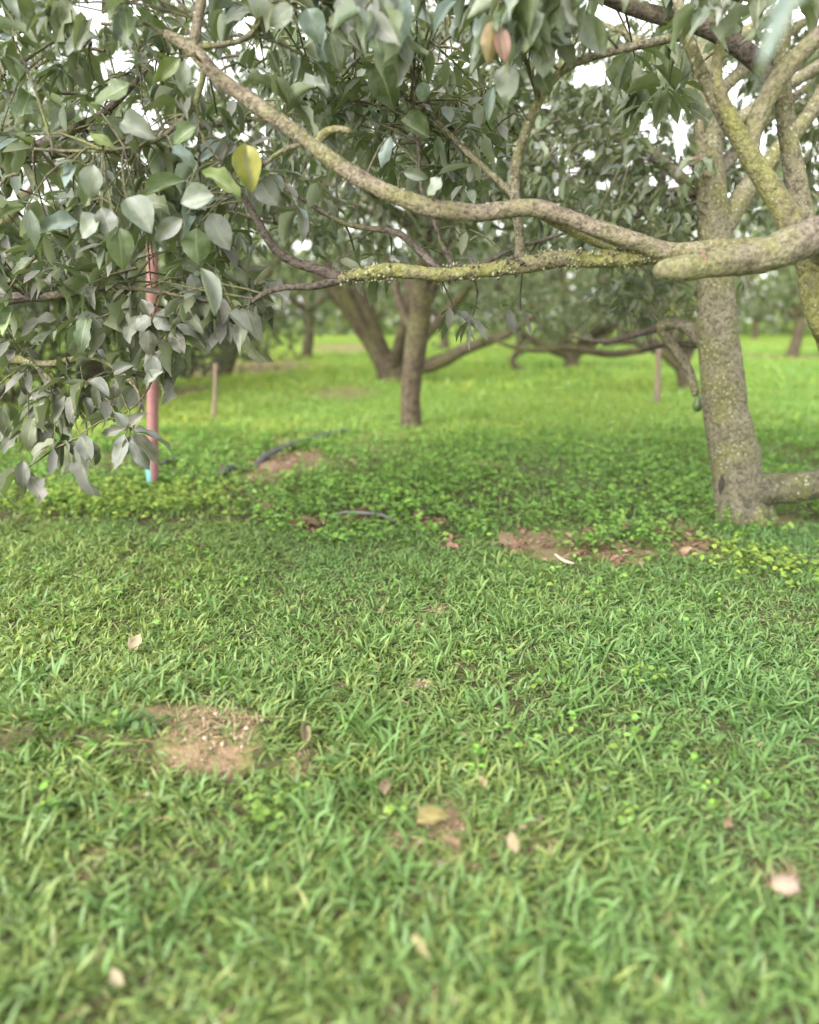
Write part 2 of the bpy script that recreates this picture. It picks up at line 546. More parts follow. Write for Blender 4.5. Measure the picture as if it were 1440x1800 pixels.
tag(link("ground", gm), "red brown soil under grass and low weeds of the orchard floor", kind="structure")

# ------------------------------------------------------------------ leaves
def leaf_template(rows, across):
    """unit leaf: list of (u, v) with faces; u in -1..1 across, v in 0..1 along"""
    vs, fs = [], []
    vv = np.linspace(0, 1, rows + 1)
    for i, v in enumerate(vv):
        for j in range(across + 1):
            vs.append((-1 + 2 * j / across, v))
    w_ = across + 1
    for i in range(rows):
        for j in range(across):
            fs.append((i * w_ + j, i * w_ + j + 1, (i + 1) * w_ + j + 1, (i + 1) * w_ + j))
    return np.array(vs), np.array(fs)


def leaf_width(v):
    return np.clip(np.sin(np.pi * np.clip(v, 0, 1) ** 0.88) ** 0.82 * (1 - 0.12 * v), 0.02, 1)


def leaf_mesh(name, mat, rows=6, across=4, fold=0.18, curl=0.25, wave=0.04, twist=0.0, seed=0):
    r = np.random.default_rng(seed)
    uv, fs = leaf_template(rows, across)
    u, v = uv[:, 0], uv[:, 1]
    wd = leaf_width(v)
    x = u * wd * 0.5
    z = fold * np.abs(x) - curl * v ** 2 + wave * np.sin(v * 13 + seed * 1.7 + u * 1.2) * np.abs(u)
    z = z + twist * u * v * 0.3
    x = x + 0.05 * np.sin(v * 3.0 + seed)
    V = np.stack([x, v, z], -1)
    me = mesh_from(name, V, fs, mat)
    ul = me.uv_layers.new(name="UVMap")
    for lp in me.loops:
        ul.data[lp.index].uv = (u[lp.vertex_index], v[lp.vertex_index])
    return me


LEAF_MESHES = [leaf_mesh("leaf_shape", M_LEAF, fold=f, curl=c, wave=wv, twist=t, seed=s)
               for s, (f, c, wv, t) in enumerate([(0.25, 0.12, 0.03, 0.2), (0.5, 0.30, 0.05, -0.3), (0.1, 0.22, 0.06, 0.5), (0.7, 0.05, 0.03, 0.0),
                                                  (0.3, 0.42, 0.05, 0.4), (0.4, 0.18, 0.08, -0.6), (-0.15, 0.25, 0.09, 0.3), (0.9, 0.2, 0.10, -0.2), (0.35, 0.55, 0.09, 0.7), (0.2, 0.12, 0.12, -0.8)])]


def leaf_mass(P, D, Nn, L, W, tint, detail):
    """joined leaves as arrays"""
    S = np.cross(D, Nn)
    if detail == 2:
        t = [(0, 0, 0), (-.8, .3, .1), (0, .3, 0), (.8, .3, .1), (-.8, .68, .1), (0, .68, 0), (.8, .68, .1), (0, 1, 0)]
        tri = [(0, 2, 1), (0, 3, 2), (4, 5, 7), (5, 6, 7)]
        qd = [(1, 2, 5, 4), (2, 3, 6, 5)]
    else:
        t = [(0, 0, 0), (-1, .5, .08), (0, .5, 0), (1, .5, .08), (0, 1, 0)]
        tri = [(0, 2, 1), (0, 3, 2), (1, 2, 4), (2, 3, 4)]
        qd = []
    t = np.array(t)
    k = len(t)
    curl = rng.uniform(0.0, 0.35, len(P))
    V = (P[:, None] + D[:, None] * (t[:, 1][None, :, None] * L[:, None, None]) + S[:, None] * (t[:, 0][None, :, None] * 0.5 * W[:, None, None])
         + Nn[:, None] * ((t[:, 2][None] * W[:, None] * 1.5 - curl[:, None] * L[:, None] * t[:, 1][None] ** 2)[..., None]))
    base = (np.arange(len(P)) * k)[:, None, None]
    faces = [(np.array(tri)[None] + base).reshape(-1, 3)]
    if qd:
        faces.append((np.array(qd)[None] + base).reshape(-1, 4))
    return V.reshape(-1, 3), faces, np.repeat(tint, k, 0)


# places where the sky breaks through the foliage: px, py, half sizes
GAPS = [(160, 20, 26, 26), (1045, 130, 34, 15), (1285, 140, 15, 30), (1405, 150, 14, 20), (1395, 30, 14, 14), (1330, 250, 14, 26), (1195, 240, 10, 26),
        (1270, 352, 14, 14), (1080, 20, 26, 12), (385, 120, 16, 16), (210, 110, 14, 20), (1335, 480, 24, 14), (530, 430, 16, 8), (255, 215, 18, 16), (1140, 225, 14, 12)]


SPECKS = [(rng.uniform(150, 540), rng.uniform(30, 290), rng.uniform(3, 9), rng.uniform(3, 8)) for _ in range(34)] + [(rng.uniform(930, 1440), rng.uniform(30, 370), rng.uniform(3, 10), rng.uniform(3, 10)) for _ in range(18)] + \
    [(rng.uniform(450, 720), rng.uniform(400, 460), 5, 4) for _ in range(5)]


def gap_keep(P, keep=0.04):
    px, py, zc = project(P)
    k = np.ones(len(P), bool)
    for gx_, gy_, a, b in GAPS:
        q = ((px - gx_) / a) ** 2 + ((py - gy_) / b) ** 2
        k &= ~((q < 1.25) & (rng.random(len(P)) > keep))
    return k


class Tree:
    def __init__(self, name, label, base, group=None, cat="tree", detail=2, bark=None, far=False, seed=0):
        self.t = thing(name, label, cat, base, group)
        self.base = np.asarray(base, float)
        self.detail, self.far = detail, far
        self.samp = []
        self.tw_V, self.tw_F = [], []
        self.bark = bark or M_BARK_GREY
        self.LP, self.LD, self.LN, self.LL, self.LW, self.LT = [], [], [], [], [], []
        self.seed = seed

    def limb(self, pts, rad, name="branch", mat=None, sides=10, step=0.05, rough=0.08, freq=6.0, label=None, attach=True):
        pts = np.asarray(pts, float)
        V, F = tube(pts - self.base, rad, sides=sides, step=step, rough=rough, freq=freq, seed=self.seed)
        o = link(name, mesh_from(name, V, F, mat or self.bark), self.t)
        if label: o["label"] = label
        if attach:
            P, R = resample(pts, rad, 0.12)
            self.samp += list(P)
        return o

    def twig(self, a, b, r0=0.007, r1=0.003, sag=0.03):
        if not gap_keep(np.array([a * .5 + b * .5, b]), 0.0).all():
            return
        mid = (a + b) / 2 + rng.normal(0, 0.04, 3) * np.linalg.norm(b - a) + np.array([0, 0, sag])
        tube([a - self.base, mid - self.base, b - self.base], [r0, (r0 + r1) / 2, r1], sides=4, step=0.12, rough=0, V=self.tw_V, F=self.tw_F, cap=False)

    def clusters(self, C, n=(6, 10), size=(0.11, 0.19), droop=(0.3, 1.1), tints=None, aspect=(0.36, 0.5), twig=True, reach=0.7, gaps=True):
        """whorls of leaves round the points C, each on a twig from the nearest branch"""
        C = np.asarray(C, float)
        if not gaps and len(C):
            qx, qy, _ = project(C)
            C = C[~((np.abs(qx - 272) < 34) & (((qy > 425) & (qy < 535)) | ((qy > 680) & (qy < 740))))]
        if gaps and len(C):
            C = C[gap_keep(C)]
        S = np.array(self.samp) if self.samp else np.array([self.base])
        for c in C:
            d = np.linalg.norm(S - c, axis=1)
            near = np.argsort(d)[:7]
            s = S[near[int(rng.integers(0, len(near)))]]
            v = c - s
            L = np.linalg.norm(v)
            td = v / L if L > 1e-3 else np.array([0, 0, 1.0])
            if twig:
                a = s if L < reach * .75 else c - (td * 0.6 + np.array([0, 0, -0.5]) + rng.normal(0, .35, 3)) * 0.3
                self.twig(a, c, 0.004 + 0.006 * min(L, 1))
            k = int(rng.integers(n[0], n[1] + 1))
            ph = rng.uniform(0, 6.28) + np.arange(k) * 2.4 + rng.normal(0, .25, k)
            ax = unit(td * 0.6 + rng.normal(0, 0.35, 3) + np.array([0, 0, 0.15]))
            e1 = unit(np.cross(ax, [0.3, 0.2, 0.9]))
            e2 = np.cross(ax, e1)
            out = e1[None] * np.cos(ph)[:, None] + e2[None] * np.sin(ph)[:, None]
            dr = rng.uniform(droop[0], droop[1], k)[:, None]
            D = unit(out + ax[None] * rng.uniform(0.1, 0.9, k)[:, None] + np.array([0, 0, -1.0]) * dr)
            Nn = np.array([0, 0, 0.75]) + out * 0.7 + rng.normal(0, 0.28, (k, 3))
            Nn = unit(Nn - D * np.sum(Nn * D, 1, keepdims=True))
            ll = rng.uniform(size[0], size[1], k)
            P = c + ax[None] * (rng.uniform(-0.09, 0.01, k)[:, None]) + D * 0.02
            ti = np.array(tints)[rng.integers(0, len(tints), k)] * rng.uniform(0.58, 1.05, (k, 1))
            self.LP.append(P); self.LD.append(D); self.LN.append(Nn); self.LL.append(ll)
            self.LW.append(ll * rng.uniform(aspect[0], aspect[1], k)); self.LT.append(ti)

    def leaf_obj(self, P, D, Nn, L, W, tint, label=None):
        S = np.cross(D, Nn)
        o = link("leaf", random.choice(LEAF_MESHES), self.t)
        p = np.asarray(P) - self.base
        # columns: side, along, normal
        o.matrix_basis = Matrix(((S[0] * W, D[0] * L, Nn[0] * L, p[0]), (S[1] * W, D[1] * L, Nn[1] * L, p[1]), (S[2] * W, D[2] * L, Nn[2] * L, p[2]), (0, 0, 0, 1)))
        o.color = (*[float(min(1, c)) for c in tint], 1)
        if label: o["label"] = label
        return o

    def finish(self, singles=300, minpx=11.0, crown_name="crown"):
        if self.tw_V:
            o = link("twigs", mesh_from("twigs", self.tw_V, self.tw_F, M_TWIG), self.t)
            o["kind"] = "stuff"
        if not self.LP:
            return
        P, D, Nn = (np.concatenate(x) for x in (self.LP, self.LD, self.LN))
        L, W, T = (np.concatenate(x) for x in (self.LL, self.LW, self.LT))
        px, py, zc = project(P + D * (L * 0.5)[:, None])
        half = 0.22 * L * FPX / np.maximum(zc, .3)
        keep = np.ones(len(P), bool)
        for gx_, gy_, a, b in GAPS + SPECKS:
            keep &= ~((((px - gx_) / (a + half)) ** 2 + ((py - gy_) / (b + half)) ** 2) < 1)
        if self.base[1] < 6.5:
            for y0, y1 in ((438, 538), (676, 742), (812, 852)):
                keep &= ~((np.abs(px - 269) < 10 + 1.9 * half) & (py > y0) & (py < y1))
        P, D, Nn, L, W, T, px, py, zc = (v[keep] for v in (P, D, Nn, L, W, T, px, py, zc))
        pl = np.where(zc > 0.2, L * FPX / np.maximum(zc, 0.2), 0)
        pl[(px < -15) | (px > PW + 15) | (py < -15) | (py > PH)] = 0
        order = np.argsort(-pl)
        pick = [i for i in order[:singles] if pl[i] >= minpx]
        for i in pick:
            self.leaf_obj(P[i], D[i], Nn[i], L[i], W[i], T[i])
        rest = np.ones(len(P), bool)
        rest[pick] = False
        if rest.any():
            V, F, tt = leaf_mass(P[rest] - self.base, D[rest], Nn[rest], L[rest], W[rest], T[rest], self.detail)
            o = link(crown_name, mesh_np(crown_name, V, F, M_FAR if self.far else M_CROWN, tt), self.t)
            o["kind"] = "stuff"


def region(poly, Y0, Y1, n):
    """n points seen inside a polygon of the photograph, between two distances"""
    poly = np.array(poly, float)
    x0, y0 = poly.min(0); x1, y1 = poly.max(0)
    out = []
    while len(out) < n:
        x, y = rng.uniform(x0, x1), rng.uniform(y0, y1)
        ins = False
        j = len(poly) - 1
        for i in range(len(poly)):
            if (poly[i][1] > y) != (poly[j][1] > y) and x < (poly[j][0] - poly[i][0]) * (y - poly[i][1]) / (poly[j][1] - poly[i][1]) + poly[i][0]:
                ins = not ins
            j = i
        if ins:
            out.append(at(x, y, rng.uniform(Y0, Y1)))
    return out


def ell(c, r, n, flat_bottom=-0.75, shell=0.35):
    v = unit(rng.normal(0, 1, (n * 3, 3)))
    rad = (shell + (1 - shell) * rng.random(n * 3)) ** 0.6
    p = v * rad[:, None]
    p = p[p[:, 2] > flat_bottom][:n]
    p *= 1 + 0.18 * wob(p[:, :1] * 3, p[:, 1:2] * 3 + p[:, 2:3], 2.0)
    return np.asarray(c) + p * np.asarray(r)


# leaf colours (real surfaces: dusty grey green, clean green, brown dust, yellow)
PALE = [(0.21, 0.24, 0.20), (0.18, 0.215, 0.17), (0.22, 0.225, 0.20)]
GREEN = [(0.075, 0.115, 0.04), (0.06, 0.10, 0.038), (0.09, 0.13, 0.05)]
DUSTY = [(0.155, 0.147, 0.13), (0.13, 0.127, 0.11), (0.175, 0.163, 0.147)]
OLIVE = [(0.12, 0.14, 0.07), (0.10, 0.12, 0.055), (0.15, 0.165, 0.09)]
YELL = [(0.30, 0.33, 0.07), (0.20, 0.26, 0.06)]
BLUE = [(0.20, 0.26, 0.245), (0.17, 0.22, 0.21)]
MIXF = PALE + GREEN + OLIVE + OLIVE + BLUE + PALE + [(0.2, 0.26, 0.08)]

Y3 = 3.3
PXM = Y3 / FPX * 1.03          # metres per photograph pixel on the near branches


def pl(pts, Y=Y3):
    return [at(p[0], p[1], p[2] if len(p) > 2 else Y) for p in pts]


# ------------------------------------------------------------------ near overhanging tree (trunk just outside the right edge)
fb = np.array([2.42, 3.42, float(ground_h(2.42, 3.42)) - 0.02])
F = Tree("avocado_tree", "overhanging tree with a long bare tan branch sweeping across the top", fb, "orchard trees", bark=M_BARK_MOSS, seed=3)
F.limb([fb, *pl([(1545, 760), (1472, 600), (1434, 480), (1375, 365), (1328, 288), (1306, 250)])], [.14, .105, .078, .062, .047, .041, .027], "trunk", M_BARK_MOSS, 16, 0.035, 0.12)
F.limb(pl([(1352, 328), (1318, 268), (1336, 198), (1375, 130), (1440, 62), (1520, -10), (1600, -120)]), [.034, .038, .038, .036, .032, .027, .018], mat=M_BARK_STUB, sides=12, step=0.04, rough=0.1)
F.limb(pl([(1335, 305, 3.3), (1310, 258, 3.29), (1288, 214, 3.27), (1262, 150, 3.25), (1264, 90, 3.25), (1282, 40, 3.25), (1302, -30, 3.25), (1330, -150, 3.3)]), [.04, .04, .03, .022, .02, .018, .016, .01], mat=M_BARK_MOSS, rough=0.1)
F.limb(pl([(1335, 308, 3.32), (1306, 258, 3.34), (1270, 200, 3.36), (1235, 130, 3.38), (1205, 55, 3.4), (1185, -30, 3.42), (1150, -160, 3.5)]), [.036, .034, .027, .025, .023, .02, .012], mat=M_BARK_GREY)
F.limb(pl([(1428, 440, 3.45), (1402, 330, 3.45), (1383, 220, 3.45), (1374, 130, 3.45), (1378, 40, 3.45), (1395, -60, 3.45), (1420, -220, 3.5)]), [.048, .042, .036, .032, .030, .027, .018], mat=M_BARK_GREY, sides=12)
F.limb(pl([(1378, 165, 3.46), (1335, 112, 3.5), (1285, 72, 3.52), (1225, 42, 3.55), (1160, 28, 3.57), (1095, 8, 3.6), (1030, -20, 3.6), (940, -60, 3.65), (800, -110, 3.7), (620, -150, 3.7)]),
       [.04, .04, .039, .037, .033, .029, .026, .022, .018, .012], mat=M_BARK_DARK, sides=12)
F.limb(pl([(1475, 425, 3.36), (1380, 432, 3.34), (1280, 437, 3.33), (1172, 442, 3.32), (1118, 425), (1045, 400), (985, 378), (945, 366), (890, 368), (840, 374), (760, 366), (700, 345),
           (640, 318), (580, 279), (530, 240), (470, 198), (420, 163), (378, 131), (338, 86), (290, 60)]),
       [.046, .041, .039, .038, .035, .033, .031, .036, .033, .034, .037, .033, .034, .033, .029, .033, .028, .030, .027, .017], mat=M_BARK_TAN, sides=14, step=0.025, rough=0.11, freq=9,
       label="long bare tan branch rising to the upper left")
F.limb(pl([(338, 90), (348, 35), (362, -30), (400, -140)]), [.022, .019, .017, .01], mat=M_BARK_TAN)
F.limb(pl([(556, 262), (566, 238), (588, 227), (617, 231)]), [.02, .017, .014, .012], mat=M_BARK_TAN, step=0.02, rough=0.06, attach=False, label="short hooked stub on the tan branch")
F.limb(pl([(360, 118), (345, 178), (310, 222), (270, 248), (220, 261), (140, 266), (60, 262)]), [.013, .011, .0095, .009, .008, .007, .005], mat=M_TWIG, sides=7)
F.limb(pl([(345, 180), (352, 230), (372, 265), (390, 285)]), [.009, .007, .006, .005], mat=M_TWIG, sides=6)
F.limb(pl([(540, 250), (505, 262), (482, 275), (462, 292)]), [.011, .010, .009, .007], mat=M_TWIG, sides=7)
F.limb(pl([(340, 82), (395, 78), (440, 62), (466, 10), (480, -60)]), [.013, .011, .010, .010, .008], mat=M_TWIG, sides=7)
# mossy lower branch
F.limb(pl([(1172, 448, 3.33), (1100, 453, 3.36), (1050, 456, 3.38), (990, 455, 3.4), (930, 464, 3.4), (880, 472, 3.4), (830, 479, 3.4), (770, 483, 3.4), (700, 476, 3.4), (650, 480, 3.4), (595, 490, 3.4)]),
       [.036, .034, .034, .034, .034, .032, .030, .028, .029, .028, .027], mat=M_BARK_MOSS, sides=14, step=0.022, rough=0.22, freq=14, label="mossy lichen covered lower branch")
F.limb(pl([(600, 489, 3.4), (560, 474, 3.4), (520, 462, 3.4), (485, 440, 3.38), (462, 405, 3.36), (440, 366, 3.35), (424, 340, 3.33), (400, 300, 3.3)]), [.024, .021, .020, .018, .016, .014, .011, .006], mat=M_BARK_DARK, sides=9)
F.limb(pl([(600, 491, 3.4), (550, 504, 3.4), (500, 505, 3.4), (462, 517, 3.4), (440, 534, 3.4), (410, 545, 3.4)]), [.020, .015, .013, .011, .008, .005], mat=M_BARK_DARK, sides=8)
F.limb(pl([(775, 478, 3.42), (738, 442, 3.45), (702, 410, 3.48), (655, 402, 3.5), (605, 393, 3.5), (555, 365, 3.5), (500, 330, 3.5)]), [.015, .016, .015, .012, .011, .009, .005], mat=M_BARK_DARK, sides=8)
F.limb(pl([(800, 474, 3.42), (775, 425, 3.46), (762, 385, 3.5), (740, 330, 3.55), (735, 250, 3.6), (722, 180, 3.65)]), [.011, .010, .008, .008, .007, .004], mat=M_BARK_DARK, sides=7)
F.limb(pl([(912, 466, 3.43), (914, 420, 3.46), (906, 350, 3.47), (905, 300, 3.47), (918, 250, 3.47), (946, 180, 3.47), (985, 126, 3.48), (1040, 100, 3.5), (1140, 76, 3.52), (1215, 60, 3.56)]),
       [.024, .022, .021, .022, .021, .019, .017, .016, .018, .02], mat=M_BARK_GREY, sides=10, label="upright pale branch joining the mossy branch")
F.limb(pl([(906, 345, 3.48), (868, 310, 3.55), (815, 262, 3.62), (770, 215, 3.7), (700, 150, 3.8)]), [.018, .014, .013, .010, .005], mat=M_BARK_GREY, sides=8)
F.limb(pl([(835, 474, 3.42), (885, 445, 3.46), (945, 425, 3.5), (1010, 405, 3.55)]), [.012, .009, .008, .005], mat=M_BARK_DARK, sides=7)
F.limb(pl([(945, 372, 3.34), (1000, 405, 3.4), (1055, 430, 3.45), (1110, 450, 3.5)]), [.022, .018, .015, .010], mat=M_BARK_MOSS, sides=8)
F.limb(pl([(1424, 452, 3.31), (1462, 428, 3.2), (1446, 411, 3.08), (1390, 432, 3.03), (1330, 452, 3.02), (1250, 465, 3.0), (1200, 472, 3.0), (1172, 473, 3.0), (1152, 480, 3.0)]),
       [.06, .068, .068, .066, .055, .049, .046, .040, .020], mat=M_BARK_STUB, sides=20, step=0.014, rough=0.13, freq=11, attach=False, label="thick sawn off stub nearest the camera")
F.limb(pl([(1238, 458, 2.97), (1236, 446, 2.965), (1234, 438, 2.96)]), [.018, .012, .004], mat=M_CUT, sides=7, step=0.015, attach=False)
# lichen and tiny ferns crusting the mossy branch
def crust(spans, n, mat, name, r0, r1, seed):
    q = np.random.default_rng(seed)
    oc = np.array([(1, 0, 0), (-1, 0, 0), (0, 1, 0), (0, -1, 0), (0, 0, 1), (0, 0, -1)], float)
    of = np.array([(0, 2, 4), (2, 1, 4), (1, 3, 4), (3, 0, 4), (2, 0, 5), (1, 2, 5), (3, 1, 5), (0, 3, 5)])
    Vs, Fs = [], []
    for i in range(n):
        x0, y0, x1, y1, Yq = spans[int(q.integers(0, len(spans)))]
        t = q.random()
        c = at(x0 + (x1 - x0) * t, y0 + (y1 - y0) * t, Yq)
        a = q.uniform(0, 6.28)
        d = np.array([q.normal(0, .15), -abs(math.cos(a)), math.sin(a)])
        p = c + unit(d) * q.uniform(.026, .042)
        R_ = q.uniform(r0, r1) * (.6 + .8 * q.random(3))
        Vs.append(p - F.base + oc * R_ * (1 + .3 * q.normal(0, 1, (6, 1))))
        Fs.append(of + 6 * i)
    me = mesh_np(name, np.concatenate(Vs), [np.concatenate(Fs)], mat)
    o = link(name, me, F.t)
    o["kind"] = "stuff"


SPANS = [(770, 483, 850, 478, 3.4), (870, 474, 930, 464, 3.4), (940, 460, 1010, 455, 3.4), (1000, 455, 1160, 450, 3.36), (1080, 454, 1170, 446, 3.34), (600, 490, 690, 478, 3.4)]
crust(SPANS, 230, M_BARK_DARK, "lichen", .003, .010, 5)
crust(SPANS, 190, M_LICHEN, "lichen", .003, .009, 6)
# knobs on the trunk
F.limb(pl([(1436, 470, 3.30), (1424, 500, 3.27), (1428, 540, 3.26), (1446, 590, 3.28)]), [.04, .045, .042, .035], mat=M_BARK_MOSS, sides=12, rough=0.2)

# foliage in the top of the photograph
F.clusters(region([(-120, -120), (660, -120), (640, 170), (560, 210), (420, 120), (330, 40), (250, 90), (-120, 90)], 3.2, 4.4, 110), tints=MIXF, size=(0.085, 0.15))
F.clusters(region([(120, 130), (330, 120), (420, 200), (560, 300), (520, 430), (430, 520), (120, 520)], 3.3, 4.3, 62), tints=MIXF + DUSTY, size=(0.09, 0.155))
F.clusters(region([(-60, 80), (150, 80), (150, 560), (-60, 560)], 3.2, 4.2, 22), tints=MIXF, size=(0.09, 0.16))
F.clusters(region([(600, -150), (1100, -150), (1080, 40), (980, 70), (880, 70), (640, 90)], 2.9, 3.7, 36), tints=PALE + BLUE + OLIVE + GREEN, size=(0.11, 0.17), droop=(0.7, 1.6))
F.clusters(region([(440, 120), (900, 90), (880, 330), (700, 320), (560, 230)], 3.6, 5.0, 100), tints=GREEN + OLIVE + DUSTY + PALE, size=(0.08, 0.14))
F.clusters(region([(1060, -150), (1480, -150), (1480, 10), (1240, 60), (1080, 40)], 3.1, 4.2, 16), tints=GREEN + OLIVE + PALE, size=(0.12, 0.19))
F.clusters(region([(1110, 60), (1230, 60), (1220, 190), (1120, 190)], 3.9, 4.6, 8), tints=GREEN + OLIVE, size=(0.12, 0.18))
F.clusters(region([(560, 380), (900, 400), (880, 460), (600, 470)], 3.5, 4.0, 8), n=(3, 6), tints=GREEN + OLIVE + DUSTY, size=(0.08, 0.14))
F.clusters([at(830, 560, 3.7), at(800, 545, 3.7), at(915, 545, 3.9), at(665, 490, 3.6)], n=(5, 7), tints=DUSTY + GREEN, size=(0.1, 0.15), twig=True)

T_PALE, T_BLUE, T_GREEN, T_DKG, T_YEL, T_GREY, T_BRN, T_RED, T_ORG, T_LIME = ((0.33, 0.36, 0.31), (0.25, 0.33, 0.31), (0.13, 0.19, 0.07), (0.065, 0.10, 0.035), (0.38, 0.36, 0.07), (0.24, 0.25, 0.23),
                                                                            (0.21, 0.195, 0.175), (0.30, 0.12, 0.09), (0.36, 0.22, 0.08), (0.20, 0.26, 0.06))
HERO_F = [  # base px, tip px, width px, colour, distance, label
    (433, 252, 443, 342, 48, T_YEL, 3.15, "yellowing leaf hanging alone under the tan branch"), (376, 344, 313, 356, 44, T_PALE, 3.1, None), (232, 148, 147, 182, 36, T_GREEN, 3.2, None),
    (316, 100, 266, 142, 24, T_LIME, 3.15, None), (325, 105, 322, 168, 26, T_PALE, 3.2, None), (213, 214, 276, 240, 40, T_PALE, 3.2, None), (158, 234, 207, 262, 24, T_LIME, 3.1, None),
    (346, 224, 296, 250, 32, T_GREEN, 3.2, None), (326, 318, 242, 346, 30, T_GREEN, 3.15, None), (355, 304, 428, 336, 26, T_LIME, 3.12, None), (303, 258, 352, 292, 32, T_BLUE, 3.15, None),
    (455, 314, 490, 364, 42, T_GREY, 3.2, None), (162, 288, 155, 348, 38, T_PALE, 3.2, None), (178, 384, 132, 416, 40, T_PALE, 3.2, None), (222, 348, 268, 414, 52, T_PALE, 3.12, None),
    (180, 363, 195, 427, 38, T_GREY, 3.2, None), (205, 398, 216, 474, 46, T_GREEN, 3.2, None), (322, 384, 268, 426, 30, T_GREY, 3.15, None), (368, 374, 408, 444, 46, T_GREY, 3.15, None),
    (345, 400, 350, 468, 50, T_GREEN, 3.2, None), (353, 470, 380, 562, 32, T_PALE, 3.1, None), (404, 548, 446, 580, 27, T_GREY, 3.2, None), (436, 543, 466, 603, 32, T_BRN, 3.25, None),
    (448, 320, 480, 300, 16, T_LIME, 3.2, None),
    (652, -5, 646, 54, 44, T_GREY, 3.1, None), (676, -25, 672, 36, 46, T_PALE, 3.1, None), (706, -25, 700, 80, 42, T_BLUE, 3.1, None), (802, 2, 758, 62, 24, T_BLUE, 3.1, None), (851, 24, 840, 80, 30, T_BLUE, 3.05, None),
    (866, 34, 860, 111, 30, T_ORG, 2.85, "leaf turned orange at its tip"), (881, 48, 890, 114, 27, T_RED, 2.84, "red brown dying leaf"), (890, 110, 890, 189, 44, T_PALE, 3.05, "broad pale leaf hanging lowest of its cluster"),
    (869, 152, 854, 216, 19, T_BLUE, 3.12, None), (960, 76, 955, 141, 39, T_PALE, 3.05, None), (946, 35, 891, 28, 21, T_PALE, 3.08, None), (946, 64, 901, 83, 23, T_GREY, 3.1, None), (960, 62, 1016, 76, 23, T_PALE, 3.08, None),
    (974, 34, 1019, 52, 21, T_PALE, 3.1, None), (1023, 24, 1066, 101, 43, T_PALE, 3.05, None), (980, 75, 1013, 117, 27, T_GREY, 3.15, None), (950, 122, 966, 167, 33, T_DKG, 3.15, None), (741, 144, 745, 181, 26, T_BLUE, 3.3, None),
    (660, 108, 692, 192, 56, T_DKG, 3.35, None), (705, 210, 760, 240, 40, T_DKG, 3.45, None), (709, 302, 756, 313, 19, T_PALE, 3.2, None), (777, 312, 745, 348, 31, T_PALE, 3.15, None), (768, 308, 836, 289, 9, T_PALE, 3.2, None),
    (687, 238, 665, 292, 21, T_BLUE, 3.3, None), (460, -25, 445, 32, 36, T_PALE, 3.1, None), (516, 14, 468, 42, 31, T_PALE, 3.1, None), (540, 14, 566, 80, 42, T_BLUE, 3.1, None), (600, -10, 622, 50, 36, T_GREY, 3.1, None),
    (580, 60, 600, 130, 34, T_DKG, 3.2, None), (1420, -40, 1328, 136, 46, T_BLUE, 1.35, "large blurred blue green leaf close to the lens at the top right"),
]


def hero(tree, spec):
    x0, y0, x1, y1, wpx, col, Y, lab = spec
    a, b = at(x0, y0, Y), at(x1, y1, Y - 0.02 * random.uniform(-1, 1.5))
    d = b - a
    L = np.linalg.norm(d)
    D = d / L
    view = unit(np.array([0, 0, CAM_Z]) - a)
    Nn = view + np.array([0, 0, 0.45]) + rng.normal(0, 0.16, 3)
    Nn = unit(Nn - D * np.dot(Nn, D))
    L *= .94
    W = wpx * Y / FPX * 1.03
    tree.leaf_obj(a, D, Nn, L, W, np.array(col) * random.uniform(0.56, 0.76), lab)
    S = np.array(tree.samp)
    dd = np.linalg.norm(S - a, axis=1)
    if dd.min() < 0.45:
        tree.twig(S[dd.argmin()], a, 0.005, 0.0025)
    else:
        tree.twig(a + unit(np.array([random.uniform(-.5, .5), 0.4, 0.8])) * 0.16, a, 0.004, 0.0025)


for h in HERO_F:
    hero(F, h)
F.finish(300 - len(HERO_F))

# ------------------------------------------------------------------ second near tree, its drooping twigs come in from the left
gb = np.array([-3.6, 4.9, float(ground_h(-3.6, 4.9)) - 0.02])
G = Tree("avocado_tree", "low tree with dusty grey leaves drooping to the ground by the red pole", gb, "orchard trees", bark=M_BARK_GREY, seed=9)
G.limb([gb, gb + [0.05, 0, 0.6], gb + [0.2, -0.05, 1.2], gb + [0.5, -0.2, 1.9], gb + [0.7, -0.2, 2.6]], [.16, .13, .12, .09, .05], "trunk", M_BARK_GREY, 14, 0.06, 0.12)
G.limb([gb + [0.2, -0.05, 1.2], at(-30, 540, 4.5), at(90, 520, 4.1), at(200, 505, 3.8), at(290, 515, 3.6), at(370, 530, 3.5)], [.05, .035, .022, .014, .009, .005], mat=M_BARK_DARK, sides=8)
G.limb([gb + [0.1, -0.05, 0.9], at(-20, 640, 4.4), at(80, 640, 4.0), at(170, 630, 3.8), at(245, 690, 3.7), at(232, 755, 3.65)], [.04, .028, .018, .012, .009, .006], mat=M_BARK_GREY, sides=8)
G.limb([at(60, 640, 4.05), at(110, 690, 3.9), at(150, 740, 3.85), at(150, 780, 3.8)], [.014, .010, .008, .004], mat=M_BARK_GREY, sides=7)
G.limb([at(200, 505, 3.8), at(240, 540, 3.72), at(262, 575, 3.65), at(275, 640, 3.62), at(250, 700, 3.62), at(205, 735, 3.65)], [.010, .008, .007, .006, .005, .004], mat=M_TWIG, sides=6)
G.limb([gb + [0.5, -0.2, 1.9], at(-60, 330, 4.6), at(60, 260, 4.4), at(180, 200, 4.3), at(260, 120, 4.3)], [.06, .045, .03, .02, .01], mat=M_BARK_DARK, sides=8)
G.limb([gb + [0.4, -0.2, 1.7], gb + [-0.3, 0.4, 2.2], gb + [-1.2, 0.8, 2.6]], [.07, .05, .02], sides=8)
DUSTG = DUSTY + DUSTY + [(0.15, 0.16, 0.12)] + OLIVE
